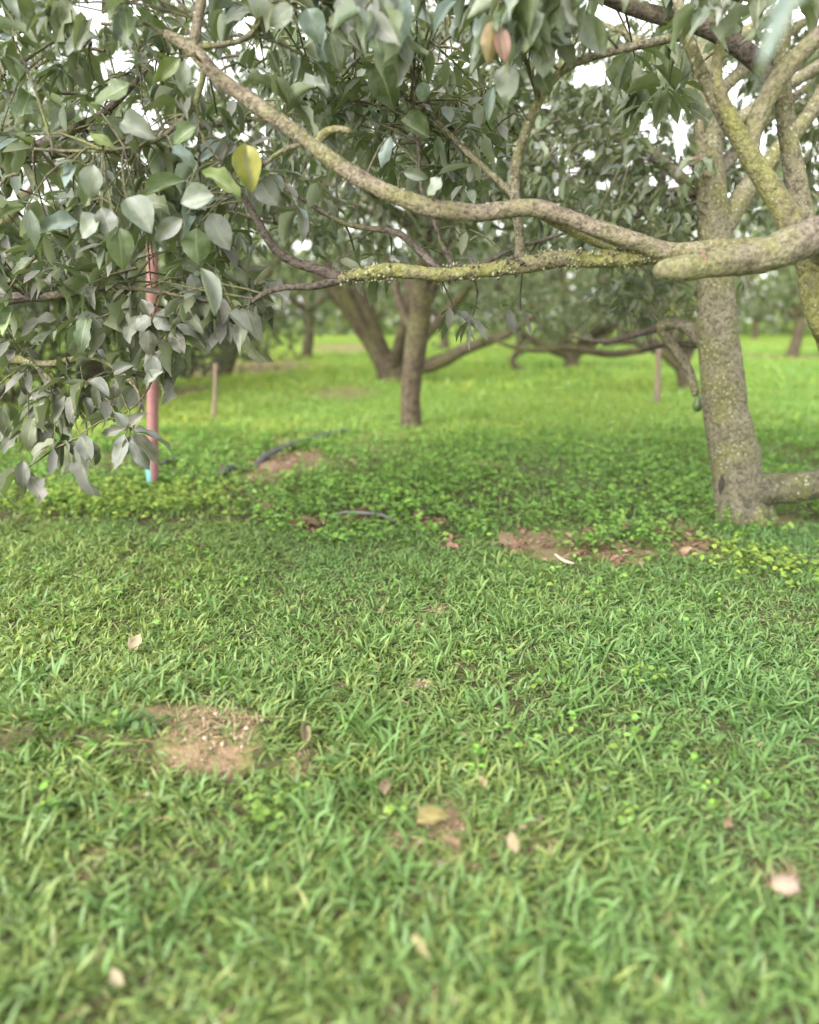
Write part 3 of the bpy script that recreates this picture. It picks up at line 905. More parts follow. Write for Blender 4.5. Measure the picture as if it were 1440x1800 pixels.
G.clusters([at(*p) for p in [(265, 560, 3.6), (330, 560, 3.55), (400, 545, 3.55), (300, 600, 3.62), (262, 640, 3.6), (225, 668, 3.7), (195, 640, 3.8), (160, 665, 3.8), (120, 660, 3.9), (60, 640, 4.0), (185, 700, 3.75),
                            (150, 690, 3.85), (100, 720, 3.9), (150, 790, 3.8), (95, 780, 3.85), (50, 750, 4.0), (40, 830, 3.9), (-10, 720, 4.1), (215, 560, 3.75), (170, 560, 3.85), (430, 560, 3.5), (350, 520, 3.6)]],
           n=(5, 8), tints=DUSTG, size=(0.12, 0.19), droop=(0.5, 1.3), gaps=False)
G.clusters(region([(-80, 430), (330, 430), (470, 500), (440, 560), (300, 590), (180, 600), (-80, 640)], 3.6, 4.6, 34), tints=DUSTY + OLIVE + GREEN, size=(0.11, 0.18), gaps=False)
G.clusters(region([(-120, 560), (130, 560), (140, 700), (60, 860), (-120, 880)], 3.9, 4.8, 14), tints=DUSTY + OLIVE + GREEN, size=(0.11, 0.18), gaps=False)
G.clusters(region([(-120, -100), (330, -100), (300, 300), (320, 450), (-120, 450)], 4.2, 5.6, 85), tints=GREEN + OLIVE + PALE + DUSTY, size=(0.11, 0.18))
G.limb([gb + [0.5, -0.2, 1.9], at(-20, 300, 4.8), at(200, 250, 5.2), at(400, 215, 5.6), at(600, 190, 5.9)], [.06, .045, .032, .022, .008], sides=8)
G.limb([at(200, 250, 5.2), at(300, 330, 5.4), at(430, 380, 5.6), at(520, 400, 5.7)], [.03, .022, .015, .006], sides=8)
G.clusters(region([(140, 20), (660, 20), (660, 330), (560, 440), (300, 430), (140, 420)], 4.9, 6.3, 230), tints=GREEN + OLIVE + DUSTY + PALE, size=(0.075, 0.13))
G.clusters(ell(gb + [0, 0.4, 2.7], (1.9, 1.8, 1.2), 55), tints=GREEN + OLIVE + DUSTY, size=(0.11, 0.18))
HERO_G = [(265, 558, 229, 579, 26, T_GREY, 3.5, None), (270, 556, 302, 578, 26, T_GREY, 3.5, None), (272, 552, 330, 545, 20, T_BRN, 3.5, None), (262, 556, 248, 522, 24, T_BRN, 3.5, None), (262, 580, 263, 628, 31, T_BRN, 3.48, None),
          (309, 566, 358, 599, 24, T_GREY, 3.48, None), (268, 624, 276, 674, 27, T_GREY, 3.48, None), (287, 653, 242, 669, 20, T_PALE, 3.45, "pale green leaf crossing the red pole"), (300, 580, 325, 625, 26, T_BRN, 3.5, None),
          (222, 762, 193, 832, 31, T_GREY, 3.5, None), (228, 766, 224, 806, 24, T_BRN, 3.5, None), (232, 766, 264, 830, 33, T_GREY, 3.5, None), (236, 762, 293, 822, 30, T_BRN, 3.48, None), (234, 757, 300, 766, 27, T_GREY, 3.5, None),
          (220, 757, 172, 757, 18, T_BRN, 3.52, None), (222, 752, 201, 722, 22, T_GREY, 3.52, None), (230, 752, 248, 722, 20, T_BRN, 3.5, None), (140, 765, 165, 812, 34, T_GREY, 3.6, None), (155, 670, 195, 700, 26, T_GREY, 3.55, None),
          (200, 655, 238, 640, 22, T_GREY, 3.55, None), (215, 665, 195, 700, 20, T_BRN, 3.55, None), (335, 480, 352, 530, 26, T_GREY, 3.5, None), (380, 520, 392, 575, 28, T_BRN, 3.5, None)]
for h in HERO_G:
    hero(G, h)
G.finish(300 - len(HERO_G))

# ------------------------------------------------------------------ tree with the thick leaning trunk at the right
Y1 = 5.72
K1 = Y1 / FPX * 1.03
tb = gp(1303, 918)
Y1 = tb[1]
A = Tree("avocado_tree", "tree with a thick speckled trunk and a low limb leaving its foot to the right", tb - [0, 0, 0.03], "orchard trees", bark=M_BARK_GREY, seed=21)
TR = [(1305, 935, 52), (1303, 905, 46), (1300, 868, 43), (1290, 800, 41), (1276, 720, 36), (1267, 650, 34.5), (1260, 560, 32), (1257, 480, 28.5), (1256, 430, 27), (1250, 330, 22), (1245, 250, 20),
      (1242, 170, 18), (1240, 100, 16), (1250, 20, 14), (1262, -90, 10)]
A.limb([at(x, y, Y1) for x, y, r in TR], [r * K1 for _, _, r in TR], "trunk", M_BARK_GREY, 24, 0.04, 0.09, 7.0)
A.limb([at(1298, 872, Y1), at(1322, 864, Y1 - .02), at(1352, 858, Y1 - .05), at(1400, 855, Y1 - .1), at(1450, 848, Y1 - .1), at(1530, 838, Y1 - .1), at(1640, 780, Y1), at(1760, 640, Y1)],
       [46 * K1, 40 * K1, 29 * K1, 25 * K1, 26 * K1, 24 * K1, 20 * K1, 12 * K1], mat=M_BARK_LIMB, sides=16, rough=0.14, label="low limb leaving the foot of the trunk")
A.limb([at(1258, 425, Y1), at(1285, 375, Y1 + .05), at(1325, 318, Y1 + .1), at(1372, 262, Y1 + .1), at(1430, 190, Y1 + .1), at(1500, 60, Y1)], [20 * K1, 18 * K1, 16 * K1, 14 * K1, 12 * K1, 7 * K1], mat=M_BARK_GREY, sides=12)
A.limb([at(1250, 618, Y1 + .15), at(1205, 572, Y1 + .3), at(1163, 574, Y1 + .4), at(1180, 605, Y1 + .4), at(1208, 645, Y1 + .35), at(1224, 695, Y1 + .25)], [12 * K1, 11 * K1, 10 * K1, 10 * K1, 9 * K1, 7 * K1], mat=M_BARK_GREY, sides=10, rough=0.15,
       label="crooked mossy limb drooping along the trunk")
A.limb([at(1165, 575, Y1 + .4), at(1110, 590, Y1 + .7), at(1060, 600, Y1 + 1), at(1000, 590, Y1 + 1.2)], [7 * K1, 6 * K1, 5 * K1, 3 * K1], mat=M_BARK_DARK, sides=7)
A.limb([at(1245, 610, Y1 + .2), at(1190, 605, Y1 + .5), at(1130, 615, Y1 + .9)], [6 * K1, 5 * K1, 3 * K1], mat=M_BARK_DARK, sides=7)
A.limb([at(1250, 345, Y1), at(1190, 335, Y1 + .2), at(1160, 350, Y1 + .4), at(1110, 385, Y1 + .5), at(1060, 400, Y1 + .6)], [9 * K1, 7 * K1, 6 * K1, 5 * K1, 3 * K1], mat=M_BARK_DARK, sides=8)
A.limb([at(1160, 350, Y1 + .4), at(1165, 300, Y1 + .5), at(1140, 275, Y1 + .6), at(1070, 240, Y1 + .8), at(1000, 220, Y1 + 1)], [6 * K1, 5 * K1, 5 * K1, 4 * K1, 2 * K1], mat=M_BARK_DARK, sides=7)
A.limb([at(1243, 190, Y1), at(1180, 120, Y1 + .4), at(1100, 60, Y1 + .8), at(1000, 20, Y1 + 1.2)], [10 * K1, 8 * K1, 6 * K1, 3 * K1], mat=M_BARK_GREY, sides=8)
A.limb([at(1246, 280, Y1), at(1228, 284, Y1 - .05), at(1214, 284, Y1 - .1)], [11 * K1, 9 * K1, 7.5 * K1], mat=M_CUT, sides=9, step=0.02, attach=False, label="red brown cut stump of a twig")
for i in range(5):
    a0 = at(1256, 380 - 70 * i, Y1)
    th = rng.uniform(0, 3.14)
    A.limb([a0, a0 + [math.cos(th) * .8, math.sin(th) * .8, .5], a0 + [math.cos(th) * 1.9, math.sin(th) * 1.8, 1.0], a0 + [math.cos(th) * 2.8, math.sin(th) * 2.6, 1.1]], [.05, .04, .025, .01], sides=8)
for th, ln, rr in [(-2.7, .30, .06), (-1.3, .29, .055), (-.2, .32, .06), (1.6, .32, .06)]:
    c0 = A.base + np.array([0, 0, .03])
    q = [c0 + np.array([math.cos(th) * u * ln, math.sin(th) * u * ln, zz]) for u, zz in ((.42, .16), (.58, .07), (.78, .0), (1.0, -.06))]
    q = [p if k < 2 else np.array([p[0], p[1], float(ground_h(p[0], p[1])) + (.0 if k == 2 else -.07)]) for k, p in enumerate(q)]
    A.limb(q, [rr, rr * 1.0, rr * .7, rr * .4], "root", M_BARK_GREY, 10, .04, .16, 9, attach=False)
# dark hollow near the foot: a lens of rotten wood with a raised rim
hp = at(1268, 852, Y1 - 0.185)
V, Fh = [], []
for i in range(9):
    t = i / 8
    for k in range(10):
        th = 2 * math.pi * k / 10
        rr = 0.024 * math.sin(math.pi * (0.06 + 0.88 * t))
        V.append(hp - A.base + np.array([rr * math.cos(th), 0.5 * rr * math.sin(th), 0.075 - 0.15 * t]))
    if i:
        for k in range(10):
            Fh.append(((i - 1) * 10 + k, (i - 1) * 10 + (k + 1) % 10, i * 10 + (k + 1) % 10, i * 10 + k))
link("hollow", mesh_from("hollow", V, Fh, M_HOLLOW), A.t)
CA = GREEN + OLIVE + OLIVE + PALE + [(0.18, 0.22, 0.07)]
A.clusters(region([(930, 90), (1220, 60), (1230, 330), (1210, 460), (960, 440), (900, 300)], 5.4, 8.2, 360), tints=CA, size=(0.08, 0.14))
A.clusters(region([(1260, 60), (1560, 0), (1560, 480), (1430, 480), (1300, 420), (1280, 330)], 6.0, 8.5, 200), tints=CA, size=(0.09, 0.15))
A.clusters(region([(960, -60), (1460, -60), (1460, 240), (1240, 260), (960, 200)], 6.2, 9.0, 170), tints=CA, size=(0.085, 0.145))
A.clusters(region([(1010, 450), (1230, 470), (1225, 560), (1150, 570), (1040, 520)], 6.2, 8.0, 60), tints=CA, size=(0.07, 0.13))
A.clusters(region([(1165, 490), (1225, 490), (1222, 570), (1175, 560)], 5.9, 6.3, 7), tints=[(0.22, 0.28, 0.06), (0.28, 0.32, 0.06)], size=(0.05, 0.09))
A.clusters(region([(1285, 470), (1330, 480), (1320, 540)], 5.6, 5.9, 2), tints=CA, size=(0.06, 0.1))
A.clusters(np.stack([rng.uniform(0.8, 5.2, 40), rng.uniform(5.6, 8.4, 40), rng.uniform(3.2, 4.6, 40)], -1), tints=CA, size=(0.12, 0.18))
A.finish(300)

# avocado fruit hanging from the crooked limb
fp = at(1228, 694, Y1 + .22)
prof = [(0.0, 0.004), (-0.008, 0.010), (-0.022, 0.018), (-0.045, 0.027), (-0.07, 0.036), (-0.092, 0.038), (-0.112, 0.031), (-0.124, 0.017), (-0.128, 0.0015)]
V, Fq = [], []
for i, (z, r) in enumerate(prof):
    for k in range(14):
        th = 2 * math.pi * k / 14
        V.append((r * math.cos(th), r * math.sin(th), z))
    if i:
        for k in range(14):
            Fq.append(((i - 1) * 14 + k, (i - 1) * 14 + (k + 1) % 14, i * 14 + (k + 1) % 14, i * 14 + k))
ft = thing("avocado", "dark green avocado fruit hanging beside the thick speckled trunk", "fruit", fp)
link("fruit_skin", mesh_from("fruit_skin", V, Fq, M_FRUIT), ft)
V, Fq = tube([np.array([0, 0, -0.002]), np.array([0.004, 0, 0.02]), np.array([-0.004, 0.004, 0.05])], [.005, .0035, .003], sides=6, step=0.01, rough=0)
link("stalk", mesh_from("stalk", V, Fq, M_TWIG), ft)

# ------------------------------------------------------------------ orchard trees behind
CB = GREEN + OLIVE + [(0.16, 0.19, 0.09), (0.2, 0.22, 0.16)]
CFAR = [(0.17, 0.23, 0.07), (0.20, 0.25, 0.10), (0.14, 0.19, 0.06), (0.24, 0.26, 0.17), (0.24, 0.28, 0.08)]


def orchard_tree(label, base, trunk_px, limbs_px, crown_c, crown_r, n, tints, size=(0.12, 0.18), detail=2, far=False, singles=0, seed=0, bottom=-0.7, extra=None, bark=None):
    """trunk_px: (px, py, radius m) up the trunk; limbs_px: list of polylines (px, py, dY, radius m)"""
    t = Tree("avocado_tree", label, base - np.array([0, 0, 0.04]), "orchard trees", detail=detail, far=far, bark=bark or M_BARK_FAR, seed=seed)
    Yb = base[1]
    t.limb([base - [0, 0, 0.04]] + [at(p[0], p[1], Yb) for p in trunk_px], [trunk_px[0][2] * 1.25] + [p[2] for p in trunk_px], "trunk", sides=12, step=0.1, rough=0.1, freq=4)
    for lp in limbs_px:
        t.limb([at(p[0], p[1], Yb + p[2]) for p in lp], [p[3] for p in lp], sides=8, step=0.15, rough=0.1, freq=4)
    c = np.asarray(crown_c, float)
    top = at(trunk_px[-1][0], trunk_px[-1][1], Yb)
    for i in range(7):
        th = i * 2.4 + seed
        e = c + np.array([math.cos(th) * crown_r[0] * .65, math.sin(th) * crown_r[1] * .65, crown_r[2] * rng.uniform(-.1, .55)])
        r0 = trunk_px[-1][2] * 0.6
        t.limb([top, top * .6 + e * .4 + [0, 0, -.2], e], [r0, r0 * .6, r0 * .2], sides=7, step=0.25, rough=0.1)
    t.clusters(ell(c, crown_r, n, bottom), tints=tints, size=size, n=(7, 11), reach=1.0, twig=not far)
    if extra is not None:
        t.clusters(extra, tints=tints, size=size, n=(6, 9), reach=1.0)
    t.finish(singles)
    return t


b2 = gp(723, 752)
c2 = at(700, 250, b2[1] - 0.5)
orchard_tree("tree with the slender straight trunk standing in the middle of the lawn", b2,
             [(723, 745, .155), (722, 690, .14), (727, 640, .15), (735, 580, .16), (742, 520, .15), (752, 450, .12), (758, 400, .09)],
             [[(735, 590, 0, .09), (705, 540, .2, .07), (690, 480, .4, .06), (650, 400, .5, .04)], [(740, 560, 0, .07), (765, 500, -.1, .06), (790, 420, -.3, .05), (860, 330, -.8, .03)],
              [(752, 440, 0, .08), (700, 380, -.5, .06), (640, 330, -1.2, .04), (560, 280, -1.8, .02)]],
             c2 + np.array([0, 0, .1]), (5.0, 3.4, 2.2), 480, CB + DUSTY[:1], detail=2, singles=300, seed=1, bottom=-0.55,
             extra=region([(560, 150), (980, 130), (960, 440), (800, 470), (560, 460), (480, 380)], 7.4, 11, 330) + region([(470, 10), (980, 10), (960, 300), (500, 300)], 7.2, 9.5, 260))
b3 = gp(688, 672)
orchard_tree("tree forking into a wide V behind the slender trunk", b3, [(688, 664, .30), (688, 650, .30)],
             [[(684, 655, 0, .30), (662, 610, 0, .26), (632, 565, 0, .24), (600, 525, 0, .2), (560, 480, 0, .14)], [(696, 655, 0, .26), (712, 610, .1, .22), (720, 560, .1, .18), (720, 480, .2, .14)],
              [(725, 650, .2, .2), (775, 635, -.2, .17), (830, 608, -.6, .13), (890, 588, -1, .1), (950, 545, -1.2, .06)]],
             at(720, 330, b3[1]), (5.5, 4.0, 3.4), 520, CB, size=(0.15, 0.22), detail=1, far=True, seed=4, bottom=-0.6,
             extra=region([(480, 400), (700, 400), (680, 520), (560, 560), (480, 560)], 19, 22, 70) + [at(x, y, b3[1] - 1) for x, y in [(905, 570), (920, 560), (890, 580), (770, 600), (850, 590), (830, 580)]])
b5 = gp(1205, 684)
orchard_tree("tree partly hidden behind the thick speckled trunk", b5, [(1205, 676, .16), (1200, 650, .15), (1185, 628, .14)],
             [[(1198, 650, 0, .12), (1160, 618, -.2, .10), (1110, 600, -.4, .08), (1060, 605, -.6, .05)], [(1200, 640, 0, .12), (1225, 590, .2, .1), (1250, 520, .3, .07)], [(1150, 610, -.2, .09), (1080, 622, -.8, .08), (1000, 612, -1.4, .07), (930, 615, -1.8, .05), (870, 600, -2, .03)]],
             at(1130, 400, b5[1]), (5.0, 3.4, 2.7), 480, CB + [(0.2, 0.2, 0.14)], size=(0.13, 0.2), detail=1, far=True, seed=5, bottom=-0.65,
             extra=region([(840, 465), (1210, 465), (1200, 585), (1000, 598), (840, 560)], 14.5, 17.5, 150))
b4 = gp(1005, 648)
orchard_tree("tree with a short dark trunk under a wide low crown at the far right centre", b4, [(1005, 640, .24), (1005, 618, .22)],
             [[(1005, 625, 0, .18), (940, 600, 0, .14), (880, 560, 0, .08)], [(1005, 625, 0, .18), (1060, 590, 0, .14), (1120, 540, 0, .08)], [(925, 655, -1, .1), (900, 635, -1, .1), (930, 600, -.5, .08)]],
             at(1000, 430, b4[1]), (7.0, 4.2, 3.9), 560, CB + [(0.2, 0.2, 0.14)], size=(0.17, 0.26), detail=1, far=True, seed=6, bottom=-0.5,
             extra=region([(780, 470), (1130, 470), (1120, 600), (960, 606), (800, 585)], 22.5, 26, 170))


def plain_tree(label, px, Y, h, r, n, tints, size, seed, low=1.4, trunk=.2):
    X = (px - PW / 2) / FPX * Y * 1.02
    base = np.array([X, Y, float(ground_h(X, Y))])
    t = Tree("avocado_tree", label, base - np.array([0, 0, 0.04]), "orchard trees", detail=1, far=True, bark=M_BARK_FAR, seed=seed)
    lean = rng.normal(0, .25, 2)
    top = base + np.array([lean[0], lean[1], low + .3])
    t.limb([base - [0, 0, .04], (base + top) / 2 + [0.06, 0, 0], top], [trunk * 1.2, trunk, trunk * .85], "trunk", sides=10, step=0.15, rough=0.12, freq=3)
    for i in range(6):
        th = i * 1.05 + seed
        e = base + np.array([math.cos(th) * r * .7, math.sin(th) * r * .7, low + (h - low) * rng.uniform(.25, .75)])
        t.limb([top, (top + e) / 2 + [0, 0, -.15], e], [trunk * .6, trunk * .4, trunk * .12], sides=7, step=0.3, rough=0.1)
    t.clusters(ell(base + [0, 0, (low + h) / 2 + .2], (r, r, (h - low) / 2 + .3), n, -0.85), tints=tints, size=size, n=(7, 11), twig=False)
    t.finish(0)


plain_tree("leafy tree beyond the pole at the left edge", -60, 11.5, 5.6, 3.4, 517, GREEN + OLIVE + DUSTY, (0.13, 0.19), 1, 1.3)
plain_tree("tree rising over the dark bushes left of the pole", 190, 15.5, 7.0, 3.8, 568, CB, (0.14, 0.21), 2, 1.5)
plain_tree("round bright tree beyond the bushes right of the pole", 400, 21, 8.5, 4.6, 568, CFAR + [(0.2, 0.26, 0.06)], (0.17, 0.25), 3, 1.5)
plain_tree("hazy tree between the bushes and the V forked tree", 545, 31, 10, 5.2, 568, CFAR + [(0.22, 0.28, 0.07)], (0.22, 0.32), 4, 1.4)
plain_tree("distant tree in line with the slender trunk", 780, 38, 11, 6, 552, CFAR, (0.26, 0.38), 5, 1.0)
plain_tree("distant tree left of the short dark trunk", 905, 33, 9.5, 5, 517, CFAR, (0.22, 0.32), 6, 0.9)
plain_tree("slim trunked tree at the right edge beyond the thick trunk", 1432, 21, 8, 3.2, 448, CFAR + [(0.2, 0.22, 0.17)], (0.16, 0.24), 7, 2.0, .11)
plain_tree("grey green tree right of the thick trunk in the distance", 1365, 31, 8.5, 3.2, 448, CFAR + [(0.2, 0.22, 0.18)] * 2, (0.2, 0.3), 8, 1.2)
plain_tree("distant tree behind the crooked mossy limb", 1130, 41, 11, 6, 552, CFAR, (0.26, 0.38), 9, 1.0)
plain_tree("farthest tree on the right over the pale field", 1480, 46, 11, 5.5, 483, CFAR, (0.28, 0.4), 10, 1.2)
plain_tree("farthest tree seen between the middle trunks", 660, 52, 12, 7, 552, CFAR, (0.3, 0.45), 11, 1.0)
plain_tree("farthest tree beyond the wide low crown", 1010, 58, 13, 8, 552, CFAR, (0.34, 0.5), 12, 1.0)
plain_tree("farthest tree on the left above the red earth bank", 330, 48, 14, 8, 585, CFAR, (0.3, 0.45), 13, 1.0)
plain_tree("farthest tree seen just right of the thick trunk", 1300, 62, 11, 6, 483, CFAR, (0.34, 0.5), 14, 1.0)
plain_tree("tree standing to the far left behind the drooping twigs", -330, 18, 8, 4.2, 517, CB, (0.15, 0.22), 15, 1.4)
plain_tree("far left tree at the end of the bush row", 60, 33, 12, 6, 552, CFAR, (0.24, 0.34), 16, 2.0)
plain_tree("tree far out to the right of the low limb", 1720, 14, 6.5, 3.5, 483, CB, (0.14, 0.2), 17, 1.6)

# the far wood that closes the horizon reads as one mass
n = 26000
fx = rng.uniform(-75, 75, n); fy = rng.uniform(72, 92, n)
fh = 9 + 4.5 * wob(fx * .12, fy * .1, 1.6) + 2 * wob(fx, fy, .9)
fz = ground_h(fx, fy) + np.maximum(fh, 3) * rng.random(n) ** .8
fd = unit(rng.normal(0, 1, (n, 3)) + [0, 0, -.5])
fn = unit(np.cross(fd, rng.normal(0, 1, (n, 3))))
fl = rng.uniform(.7, 1.3, n)
ft_ = np.array(CFAR)[rng.integers(0, len(CFAR), n)] * rng.uniform(.8, 1.2, (n, 1))
V, Fc, tt = leaf_mass(np.stack([fx, fy, fz], -1), fd, fn, fl, fl * .5, ft_, 1)
tag(link("far_wood", mesh_np("far_wood", V, Fc, M_FAR, tt)), "far belt of trees closing the end of the field", "wood", kind="stuff")

# dark bushes along the left bank
BUSH = [("wide dark bush at the left edge behind the drooping leaves", 40, 14.0, 2.0, 1.5), ("dark bush left of the pole on the bank", 165, 15.5, 2.2, 1.3), ("dark bush directly behind the red pole", 265, 17.5, 2.2, 1.4),
        ("dark bush right of the pole on the bank", 340, 20.0, 2.3, 1.5), ("small brown green bush on the bank right of the darker bushes", 405, 24.0, 2.3, 1.6), ("last low bush at the right end of the bank", 460, 29.0, 2.4, 1.7), ("tall bush at the far left end of the bush row", -70, 13.0, 2.4, 1.6)]
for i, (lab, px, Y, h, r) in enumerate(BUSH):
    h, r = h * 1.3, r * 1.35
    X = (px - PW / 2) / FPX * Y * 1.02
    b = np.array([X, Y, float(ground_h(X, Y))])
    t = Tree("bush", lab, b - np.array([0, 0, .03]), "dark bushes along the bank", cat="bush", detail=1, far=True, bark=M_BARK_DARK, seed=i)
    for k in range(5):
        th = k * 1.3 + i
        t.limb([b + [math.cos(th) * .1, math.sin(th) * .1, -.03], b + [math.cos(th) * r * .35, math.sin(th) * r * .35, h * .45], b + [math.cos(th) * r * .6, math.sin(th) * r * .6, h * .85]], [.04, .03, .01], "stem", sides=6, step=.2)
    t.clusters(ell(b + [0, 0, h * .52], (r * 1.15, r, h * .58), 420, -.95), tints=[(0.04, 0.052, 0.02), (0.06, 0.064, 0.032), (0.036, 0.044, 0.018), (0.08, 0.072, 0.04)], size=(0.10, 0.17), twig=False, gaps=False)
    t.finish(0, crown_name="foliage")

# ------------------------------------------------------------------ red pole
pb = gp(269, 852)
YP = pb[1]
pt = thing("pole", "faded red painted metal pole rising into the leaves at the left", "pole", pb)
V, Fq = tube([np.array([0, 0, -0.02]), *[at(268.5, yy, YP) - pb for yy in (700, 520, 380, 330)]], [.05, .05, .05, .049, .049], sides=20, step=0.4, rough=0)
link("shaft", mesh_from("shaft", V, Fq, M_POLE), pt)
V, Fq = [], []
for i, z in enumerate(np.linspace(0.0, 0.235, 6)):
    for k in range(8):
        th = math.radians(165 + 110 * k / 7)
        V.append((0.0525 * math.cos(th), 0.0525 * math.sin(th), z + (0.012 * math.sin(k * 2.1) if i == 5 else 0)))
    if i:
        for k in range(7):
            Fq.append(((i - 1) * 8 + k, (i - 1) * 8 + k + 1, i * 8 + k + 1, i * 8 + k))
link("paint_band", mesh_from("paint_band", V, Fq, M_TURQ), pt)["label"] = "turquoise paint on the left of the pole's foot"
V, Fq = tube([at(268.5, 330, YP) - pb, at(268.5, 327, YP) - pb], [.052, .052], sides=20, step=.02, rough=0)
link("cap", mesh_from("cap", V, Fq, M_POLE), pt)

# ------------------------------------------------------------------ irrigation pipe, hose, stakes
pts = [gp(x, y) + np.array([0, 0, z]) for x, y, z in [(300, 862, -.06), (360, 846, -.05), (392, 836, .04), (412, 829, .04), (440, 820, -.03), (474, 806, .05), (520, 788, .055), (560, 775, .055), (606, 763, .04), (640, 756, -.03), (700, 746, -.06)]]
base = pts[0]
V, Fq = tube([p - base for p in pts], [.036] * len(pts), sides=12, step=0.12, rough=0.02)
po = link("irrigation_pipe", mesh_from("irrigation_pipe", V, Fq, M_PIPE)); po.location = tuple(base)
tag(po, "thick black plastic pipe lying across the bare red soil", "pipe")
pts = [gp(x, y) + np.array([0, 0, z]) for x, y, z in [(285, 822, .03), (298, 817, .06), (318, 816, .05), (345, 812, 0.0)]]
V, Fq = tube([p - pts[0] for p in pts], [.022, .024, .024, .02], sides=10, step=0.05, rough=0.03)
po = link("pipe_end", mesh_from("pipe_end", V, Fq, M_PIPE)); po.location = tuple(pts[0])
tag(po, "short black pipe end beside the foot of the red pole", "pipe")
pts = [gp(x, y) + np.array([0, 0, z]) for x, y, z in [(560, 908, -.01), (612, 909, .04), (640, 912, .045), (672, 914, .04), (700, 920, .0)]]
V, Fq = tube([p - pts[0] for p in pts], [.012] * 5, sides=8, step=0.06, rough=0.02)
po = link("garden_hose", mesh_from("garden_hose", V, Fq, M_HOSE)); po.location = tuple(pts[0])
tag(po, "thin grey hose showing through the low weeds in the middle", "hose")
for (x, yb, yt, r, lab) in [(1154, 714, 612, .055, "upright wooden prop left of the thick speckled trunk"), (375, 738, 640, .035, "thin brown stake right of the red pole in the grass")]:
    b = gp(x, yb)
    tp = at(x + 4, yt, b[1])
    st = thing("stake", lab, "stake", b - np.array([0, 0, .05]), "wooden stakes in the field")
    V, Fq = tube([np.zeros(3), (tp - b) * .5 + [.01, 0, .02], tp - b + [0, 0, .05]], [r, r * .92, r * .85], sides=8, step=0.12, rough=0.12)
    link("post", mesh_from("post", V, Fq, M_STAKE), st)
    V, Fq = tube([tp - b + [0, 0, .05], tp - b + [0, 0, .06]], [r * .8, r * .7], sides=8, step=.02, rough=0)
    link("post_top", mesh_from("post_top", V, Fq, M_CUT), st)

# ------------------------------------------------------------------ fallen leaves, stick, stone
DRY_MESHES = [leaf_mesh("fallen_leaf_shape", M_DRY, fold=f, curl=c, wave=wv, twist=t, seed=20 + i) for i, (f, c, wv, t) in enumerate([(0.6, -0.15, 0.1, 0.4), (0.9, 0.3, 0.12, -0.5), (0.3, -0.35, 0.12, 0.8)])]
FALL = [(243, 1152, 34, 24, 70, (0.50, 0.36, 0.29), "pale pinkish dry leaf alone in the grass at the left"), (760, 1456, 50, 24, 5, (0.52, 0.38, 0.17), "golden tan dry leaf beside the bare patch"),
        (902, 1512, 30, 17, 100, (0.42, 0.29, 0.20), "small tan dry leaf standing on edge right of the golden leaf"), (210, 1752, 28, 16, 130, (0.60, 0.45, 0.36), "pale curled dry leaf in the bottom left corner"),
        (680, 1410, 26, 16, 80, (0.30, 0.18, 0.14), "dull red brown leaf among tall blades"), (737, 1702, 36, 10, 140, (0.50, 0.40, 0.22), "narrow straw coloured leaf near the bottom"),
        (846, 1403, 20, 10, 120, (0.46, 0.33, 0.2), "tiny tan leaf right above the bare patch"), (1277, 1476, 20, 13, 30, (0.45, 0.25, 0.19), "small pink brown leaf in the right half of the lawn"),
        (893, 963, 34, 20, 150, (0.34, 0.19, 0.15), "red brown dead leaf at the edge of the bare soil by the weeds"), (735, 916, 24, 16, 60, (0.36, 0.2, 0.16), "red brown dead leaf among the low weeds"), (545, 930, 28, 18, 10, (0.3, 0.17, 0.12), "dead leaf on the small soil patch below the pipe"),
        (930, 1485, 40, 12, 10, (0.30, 0.24, 0.15), "long dull brown leaf under the blades on the right of the small tan leaf"), (790, 1515, 34, 14, 150, (0.33, 0.2, 0.13), "dark brown curled leaf below the golden leaf"), (537, 1312, 40, 16, 95, (0.42, 0.31, 0.2), "upright straw leaf beside the small bare spot"), (1100, 938, 30, 18, 20, (0.38, 0.16, 0.14), "reddish dead leaf in front of the thick trunk")]
for i, (x, y, lp, wp, ang, col, lab) in enumerate(FALL):
    p = gp(x, y)
    dist = math.sqrt(p[1] ** 2 + (CAM_Z - p[2]) ** 2)
    o = link("fallen_leaf", DRY_MESHES[i % 3])
    L, W = lp / FPX * dist * 1.1, wp / FPX * dist * 1.2
    R = Matrix.Rotation(math.radians(ang - 90), 4, 'Z') @ Matrix.Rotation(math.radians(random.uniform(12, 30)), 4, 'X') @ Matrix.Rotation(math.radians(random.uniform(-20, 20)), 4, 'Y')
    R = Matrix.Rotation(math.radians(18), 4, 'X') @ R
    hz = 0.056 if y > 1000 and not 1430 < y < 1460 else 0.035
    o.matrix_world = Matrix.Translation(Vector(p) + Vector((0, 0, hz))) @ R @ Matrix.Diagonal((W, L, L, 1)) @ Matrix.Translation((0, -0.5, 0))
    o.color = (col[0] * .50, col[1] * .56, col[2] * .47, 1)
    tag(o, lab, "dead leaf", "fallen leaves on the lawn")
# bleached curved stick
pts = [gp(x, y) + np.array([0, 0, .05]) for x, y in [(976, 988), (986, 996), (996, 1001), (1008, 1004)]]
V, Fq = tube([p - pts[0] for p in pts], [.008, .010, .010, .006], sides=7, step=0.02, rough=0.1, freq=20)
so = link("stick", mesh_from("stick", V, Fq, M_BONE)); so.location = tuple(pts[0])
tag(so, "bleached curved stick at the edge of the bare soil", "stick")
